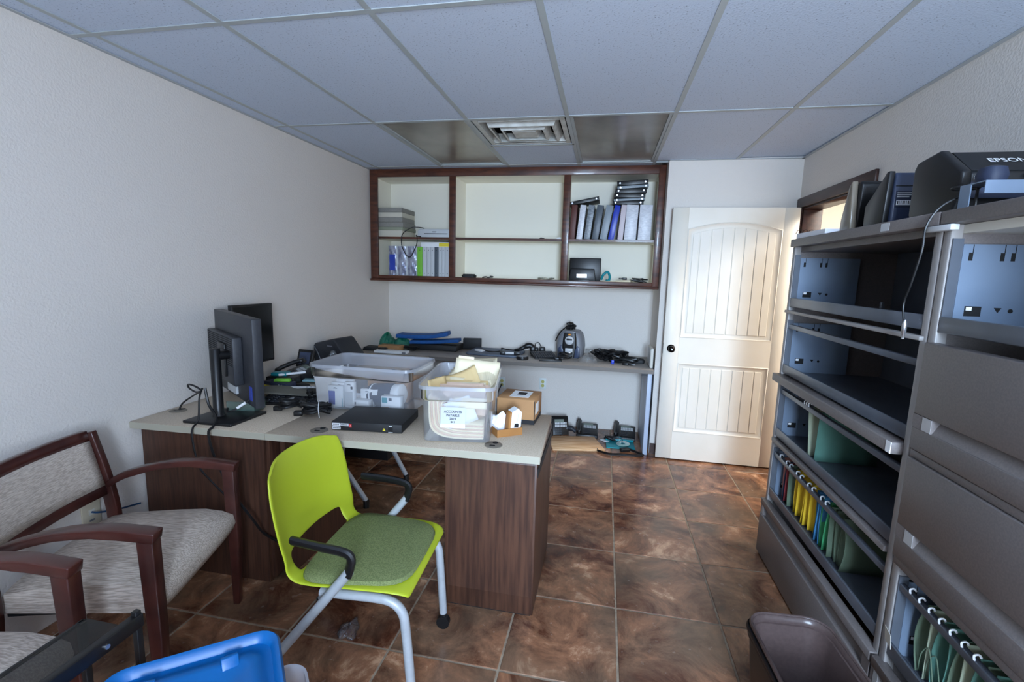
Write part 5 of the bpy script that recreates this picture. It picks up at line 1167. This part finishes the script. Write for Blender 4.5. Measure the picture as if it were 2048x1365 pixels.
# blue foam mats (bent slabs), teal bag, cartons at the left
def slab_thing(name, lab, m, pts, wd, th, cat):
    pts = spl(pts, 5); rs = []
    for i, p in enumerate(pts):
        d = (pts[min(i + 1, len(pts) - 1)] - pts[max(i - 1, 0)]).normalized(); side = d.cross(Vector((0, 0, 1))).normalized(); up = side.cross(d)
        rs.append([p - side * wd / 2, p + side * wd / 2, p + side * wd / 2 + up * th, p - side * wd / 2 + up * th])
    o = P(MB().rings(rs), name, M[m], bev=.004, seg=2)
    return tag(o, lab, cat)
slab_thing('blue_mat', 'lower blue foam mat, straight, on the back counter', 'bluef', [(-1.83, 4.30, KT + .058), (-1.60, 4.32, KT + .066), (-1.35, 4.34, KT + .088)], .14, .030, 'mat')
slab_thing('blue_mat', 'upper blue foam mat with its right end raised, on the back counter', 'bluef', [(-1.98, 4.33, KT + .105), (-1.80, 4.34, KT + .103), (-1.62, 4.36, KT + .113), (-1.47, 4.38, KT + .142)], .16, .036, 'mat')
o = P(MB().box(-.24, .24, -.10, .12, 0, .056), 'black_case', M['blackm'], bev=.006, loc=(-1.60, 4.36, KT)); tag(o, 'flat black case underneath the blue foam mats', 'case')
o = P(MB().box(-.09, .09, -.03, .03, 0, .105), 'black_speaker_bar', M['blackm'], bev=.004, loc=(-1.27, 4.50, KT), rot=(0, 0, R(10))); tag(o, 'black box end showing right of the blue mats', 'box')
tangle('cable_coil', 'dark cables stuffed under the left end of the blue mats', (-1.80, 4.19, KT), .10, .05, .06, 14, .007, seed=9)
rn = random.Random(2)
def lump(name, lab, c, rx, ry, rz_, m, seed, cat='bag'):
    rn = random.Random(seed); ph = [rn.uniform(0, 6) for _ in range(6)]
    def f(u, v):
        a = u * 2 * math.pi; b_ = v * math.pi / 2
        k = 1 + .18 * math.sin(3 * a + ph[0]) * math.cos(b_) + .15 * math.sin(5 * a + ph[1] + 3 * b_) + .10 * math.sin(9 * a + ph[2]) * math.sin(4 * b_)
        return (c[0] + rx * math.cos(a) * math.cos(b_) * k, c[1] + ry * math.sin(a) * math.cos(b_) * k, c[2] + rz_ * math.sin(b_) * (1 + .12 * math.sin(4 * a + ph[3])))
    return tag(P(MB().grid(f, 36, 12), name, M[m], smooth=True), lab, cat)
lump('shrink_wrap_bag', 'shiny green plastic wrap, taller left lump on the back counter', (-2.075, 4.28, KT + .002), .085, .07, .135, 'greenbag', 3)
lump('shrink_wrap_bag', 'shiny green plastic wrap, lower right lump beside the blue mats', (-1.93, 4.31, KT + .002), .095, .06, .105, 'greenbag', 8)
t = thing('flat_box', 'low brown cardboard box in front of the green plastic wrap', 'box', (-1.955, 4.14, KT), -3)
P(MB().box(-.125, .095, -.05, .05, 0, .052), 'carton', M['kraft'], t, bev=.002)
o = P(MB().rings([rrect(.09, .05, .02, 0), rrect(.11, .06, .028, .02), rrect(.08, .045, .02, .035)]), 'dark_mouse', M['black'], smooth=True, loc=(-2.02, 4.06, KT)); tag(o, 'glossy dark mouse in front of the low brown box', 'mouse')
t = thing('white_carton', 'flat white carton with grey end label on the counter front edge', 'box', (-1.84, 4.015, KT), 0)
P(MB().box(-.22, .09, -.05, .045, 0, .022), 'carton', M['white'], t, bev=.002); P(MB().box(.055, .0905, -.0508, -.049, .002, .02), 'end_label', M['grey'], t)
o = P(MB().prism([(-.12, 0), (.05, 0), (.045, .028), (-.10, .034)], -.06, .06), 'dark_tray', M['blackm'], bev=.004, loc=(-2.11, 4.12, KT), rot=(0, 0, R(4))); tag(o, 'flat dark tray left of the low brown box', 'tray')
# closed laptop sleeve with mouse and cable
o = P(MB().rings([rrect(.50, .36, .05, 0), rrect(.51, .37, .055, .008), rrect(.50, .36, .05, .018)]), 'laptop_sleeve', mat('slate_sleeve', (96, 106, 122), (88, 98, 114), scale=60, rough=.6), smooth=R(60), loc=(-.985, 4.32, KT), rot=(0, 0, R(-3))); tag(o, 'slate grey laptop sleeve lying flat on the back counter', 'sleeve')
o = P(MB().box(-.045, .045, -.03, .03, 0, .016), 'white_dongle', M['white'], bev=.006, loc=(-1.13, 4.27, KT + .019), rot=(0, 0, R(-25))); tag(o, 'small white adapter on the laptop sleeve', 'adapter')
cord('thin_cable', 'black cable curving over the laptop sleeve to the handset', [(-1.12, 4.30, KT + .038), (-1.05, 4.25, KT + .028), (-.97, 4.25, KT + .028), (-.93, 4.32, KT + .03), (-.94, 4.36, KT + .045), (-.88, 4.36, KT + .035), (-.80, 4.35, KT + .035), (-.76, 4.36, KT + .05)], .0055)
t = thing('hand_scanner', 'black handheld barcode scanner lying behind the sleeve edge', 'scanner', (-.72, 4.40, KT + .02), 10)
P(MB().tube(spl([(-.10, 0, .006), (-.05, .0, .018), (.0, .0, .045), (.045, 0, .06), (.08, 0, .035)], 4), [.016] * 5 + [.02] * 4 + [.026] * 8, 10), 'handle', M['black'], t, smooth=True)
P(MB().box(.05, .10, -.03, .03, -.02, .055), 'head', M['black'], t, bev=.012)
t = thing('plug_cluster', 'black plugs with white band lying on the sleeve corner', 'plug', (-.845, 4.18, KT + .0185), 8)
P(MB().box(-.07, -.02, -.02, .02, 0, .03), 'plug_body', M['black'], t, bev=.006); P(MB().box(-.02, .06, -.012, .012, .006, .024), 'white_band', M['lgrey'], t, bev=.004); P(MB().box(.06, .12, -.02, .018, 0, .03), 'plug_body', M['black'], t, bev=.006)
t = thing('round_puck', 'round black puck with grey top on the counter front', 'puck', (-.69, 4.09, KT))
P(MB().lathe([(.001, 0), (.052, 0), (.056, .008), (.052, .026), (.001, .028)], 24), 'base', M['black'], t, smooth=True); P(MB().lathe([(.001, .028), (.044, .028), (.044, .031), (.001, .032)], 24), 'top_disc', M['grey'], t, smooth=True)
t = thing('power_adapter', 'black wall adapter with curled cord behind the keyboard', 'adapter', (-.60, 4.47, KT), 12)
P(MB().box(-.06, .0, -.035, .035, 0, .055), 'brick', M['black'], t, bev=.008); P(MB().box(.012, .065, -.03, .03, 0, .06), 'brick', M['black'], t, bev=.008)
P(MB().tube(spl([(-.03, -.01, .055), (-.03, -.02, .095), (.0, -.02, .105), (.02, -.02, .075), (.03, -.02, .058)], 5), .004, 6), 'cord_loop', M['cable'], t, smooth=True)
t = thing('keyboard', 'black compact keyboard propped up at an angle on the counter', 'keyboard', (-.515, 4.24, KT), 22, rot=(R(12), 0, R(24)))
P(MB().box(-.105, .105, -.07, .10, .012, .026), 'case', M['black'], t, bev=.003); P(MB().box(-.10, .10, .06, .10, -.018, .012), 'rear_foot', M['black'], t, bev=.002)
km3 = MB().box(-.008, .008, -.007, .007, 0, .005).mesh('key'); km3.materials.append(M['char'])
for i in range(9):
    for j in range(6): link('key', km3, None, t, (-.086 + i * .0215, -.052 + j * .025, .026))
o = P(MB().box(-.11, .09, -.035, .035, 0, .012), 'flat_keypad', M['black'], bev=.003, loc=(-.43, 4.10, KT), rot=(0, 0, R(6))); tag(o, 'flat black keypad in front of the propped keyboard', 'keypad')
# card printer
t = thing('card_printer', 'charcoal card printer with silver front and orange lamp on the counter', 'printer', (-.285, 4.40, KT), -4)
pr = [(.118, 0), (.118, .02), (.124, .10), (.118, .17), (.10, .222), (.07, .247)]
def prof(z):
    for (a, b_), (c_, d_) in zip(pr[:-1], pr[1:]):
        if b_ <= z <= d_ + 1e-6: return a + (c_ - a) * (z - b_) / max(1e-6, d_ - b_)
    return pr[-1][0]
P(MB().rings([rrect(2 * w_, .24 - .05 * (z / .25) ** 2, .045, z, 4, 0, .02) for w_, z in pr]), 'body', M['grey'], t, smooth=R(60))
P(MB().rings([rrect(.10 + .03 * (1 - (z - .12) ** 2 / .015), .04, .015, z, 3, 0, -.095 + .05 * max(0, z - .15)) for z in (.004, .06, .12, .18, .232)]), 'front_column', M['black'], t, smooth=True)
P(MB().lathe([(.001, 0), (.038, 0), (.040, .006), (.034, .012), (.001, .012)], 22), 'silver_bezel', M['lgrey'], t, smooth=True, loc=(0, -.112, .165), rot=(R(90), 0, 0))
P(MB().box(-.026, .026, -.128, -.122, .168, .184), 'control_display', M['black'], t, bev=.003)
P(MB().prism([(-.016, .212), (.016, .212), (.010, .224), (-.010, .224)], -.118, -.108), 'status_lamp', M['orange'], t)
P(MB().box(-.036, .036, -.122, -.112, .095, .125), 'card_slot', M['hole'], t); P(MB().box(-.034, .034, -.126, -.116, .058, .094), 'card_bezel', M['lgrey'], t, bev=.003); P(MB().box(-.020, .020, -.135, -.118, .008, .058), 'card_tray', M['silver'], t, bev=.003)
for s in (-1, 1): P(MB().prism([(s * .05, .004), (s * .10, .004), (s * .098, .09), (s * .075, .12), (s * .052, .07)], -.114, -.10), 'side_flank', M['scanblue'], t, bev=.003)
tangle('cable_coil', 'black cable heap lying on top of the card printer', (-.29, 4.40, KT + .247), .05, .045, .09, 22, .009, seed=14)
cord('printer_cord', 'black cord drooping down the left side of the card printer', [(-.32, 4.37, KT + .29), (-.375, 4.33, KT + .24), (-.405, 4.31, KT + .19), (-.42, 4.30, KT + .15)], .0065)
# cables and small things right of the printer
t = bundle('black adapter bundle at the foot of the card printer', (-.315, 4.16, KT), 5, .06, 8, .0075, 31)
lump('clear_bag', 'crumpled clear bag on the counter between printer and cable pile', (-.105, 4.15, KT + .001), .075, .06, .075, 'bag', 5)
o = P(MB().box(-.035, .035, -.03, .03, 0, .06), 'clear_cup', M['bag'], bev=.006, loc=(-.11, 4.52, KT)); tag(o, 'small clear plastic tub behind the card printer', 'tub')
tangle('cable_pile', 'black cable pile nearest the card printer', (.02, 4.30, KT), .12, .10, .14, 26, .011, seed=41)
tangle('cable_pile', 'black cable pile in the middle of the counter right end', (.15, 4.26, KT), .11, .10, .13, 26, .010, seed=42)
tangle('cable_pile', 'black cable pile beside the dark mouse at the counter end', (.24, 4.20, KT), .09, .07, .08, 16, .010, seed=43)
o = P(MB().rings([rrect(.10, .055, .02, 0), rrect(.12, .065, .03, .018), rrect(.09, .05, .022, .04), rrect(.03, .02, .009, .046)]), 'computer_mouse', M['blackm'], smooth=True, loc=(.325, 4.25, KT), rot=(0, 0, R(-8))); tag(o, 'black mouse at the right end of the back counter', 'mouse')
o = P(MB().box(-.013, .013, -.01, .01, 0, .035), 'blue_connector', M['bluebind'], bev=.003, loc=(.10, 4.13, KT)); tag(o, 'small bright blue connector among the cables on the counter', 'connector')
t = thing('plug_end', 'black twin plug at the front of the cable pile', 'plug', (.235, 4.10, KT), -12)
P(MB().box(-.05, .0, -.015, .015, 0, .026), 'plug_body', M['black'], t, bev=.006); P(MB().box(.0, .04, -.012, .012, .003, .02), 'plug_tip', M['black'], t, bev=.003); P(MB().box(.04, .055, -.006, -.003, .008, .016).box(.04, .055, .003, .006, .008, .016), 'prong', M['silver'], t)

# ------------------------------------------------------------------ things on the floor under the counter
phone('desk_phone', 'black office phone leaning upright behind the desk corner', (-.385, 4.40, .03), 18, 52)
phone('desk_phone', 'black office phone lying left of the teal tray, handset off', (-.10, 4.42, 0), 2)
t = phone('desk_phone', 'black office phone lying behind the teal tray', (.25, 4.44, 0), -4)
o = P(MB().tube(spl([(-.30, 4.40, .035), (-.275, 4.40, .055), (-.235, 4.39, .05), (-.20, 4.38, .03)], 5), [.03] * 5 + [.026] * 6 + [.018] * 5, 10), 'phone_handset', M['char'], smooth=True); tag(o, 'loose dark phone handset lying between two phones', 'handset')
t = thing('wood_plank', 'pale wooden board lying on the floor under the counter', 'board', (-.185, 4.115, 0), 13)
P(MB().hexa([(-.225, -.165, 0), (.230, -.165, 0), (.200, .165, 0), (-.235, .165, 0)], [(-.225, -.165, .02), (.230, -.165, .02), (.200, .165, .02), (-.235, .165, .02)]), 'board', M['plank'], t, bev=.002, seg=1)
t = thing('teal_tray', 'teal plastic folder on the floor with a disc on it', 'tray', (.205, 4.185, 0), 2)
P(MB().box(-.12, .13, -.085, .10, 0, .012), 'base', M['teal'], t, bev=.003)
P(MB().box(-.12, .13, .085, .10, .012, .03), 'back_edge', M['teal'], t, bev=.002)
t = thing('optical_disc', 'shiny disc lying on the teal folder', 'disc', (.235, 4.19, .0135)); t.rotation_euler = (R(4), R(-3), 0); t.location.z = .020
P(MB().lathe([(.008, 0), (.06, 0), (.06, .0012), (.008, .0012)], 28, cap0=False, cap1=False), 'disc', M['cd'], t); P(MB().lathe([(.008, .0013), (.02, .0013), (.02, .0016), (.008, .0016)], 20, cap0=False, cap1=False), 'hub_ring', M['teal'], t)
tangle('cable_coil', 'dark cables heaped between the floor phone and teal folder', (.13, 4.29, .0), .07, .04, .06, 12, .008, seed=51)
o = P(MB().box(-.045, .045, -.02, .02, 0, .012), 'white_remote', M['white'], bev=.004, loc=(.075, 4.27, .0), rot=(0, R(-4), R(-50))); tag(o, 'white and pink remote beside the teal folder', 'remote')
lump('clear_bag', 'clear plastic scrap lying on the teal folder next to the disc', (.19, 4.255, .031), .04, .03, .03, 'bag', 12)
cord('strap_cable', 'black flat cable curving along the floor in front of the teal folder', [(.01, 4.02, .012), (.02, 3.985, .012), (.08, 3.945, .012), (.14, 3.93, .013), (.20, 3.945, .013), (.30, 3.95, .012), (.38, 3.965, .012), (.39, 3.99, .012), (.33, 4.05, .012), (.285, 4.08, .014)], .010)
o = P(MB().box(-.04, .045, -.02, .022, 0, .032), 'power_plug', M['black'], bev=.008, loc=(.245, 4.055, .0), rot=(0, 0, R(20))); tag(o, 'black chunky plug on the floor at the strap cable end', 'plug')
cord('outlet_cord', 'grey cord dropping from the wall outlet behind the desk', [(-.984, YA - .012, .385), (-.99, YA - .06, .36), (-1.02, YA - .10, .25), (-1.06, YA - .10, .05), (-1.10, YA - .12, .012)], .006, 'char')
# wall plate by the guest chair
t = thing('wall_plate', 'ivory wall plate with blue patch cord behind the guest chair', 'wall plate', (XL, 1.59, .405), 90)
P(MB().box(-.04, .04, -.008, 0, -.065, .065), 'plate', M['ivory'], t, bev=.003); P(MB().box(-.012, .012, -.0095, -.007, -.012, .012), 'jack', M['offwhite'], t); P(MB().box(-.006, .006, -.0088, -.0075, .045, .05), 'screw', M['grey'], t); P(MB().box(-.012, .010, -.0088, -.0075, -.042, -.034), 'print', M['grey'], t)
cord('patch_cord', 'blue network cord plugged into the ivory wall plate', [(XL + .010, 1.59, .405), (XL + .035, 1.60, .402), (XL + .035, 1.68, .375), (XL + .028, 1.76, .355), (XL + .024, 1.80, .345)], .0045, 'bluecord')
lump('plastic_wrapper', 'crumpled clear wrapper on the floor under the lime chair', (-.985, 1.64, .001), .04, .055, .03, 'bag', 17)
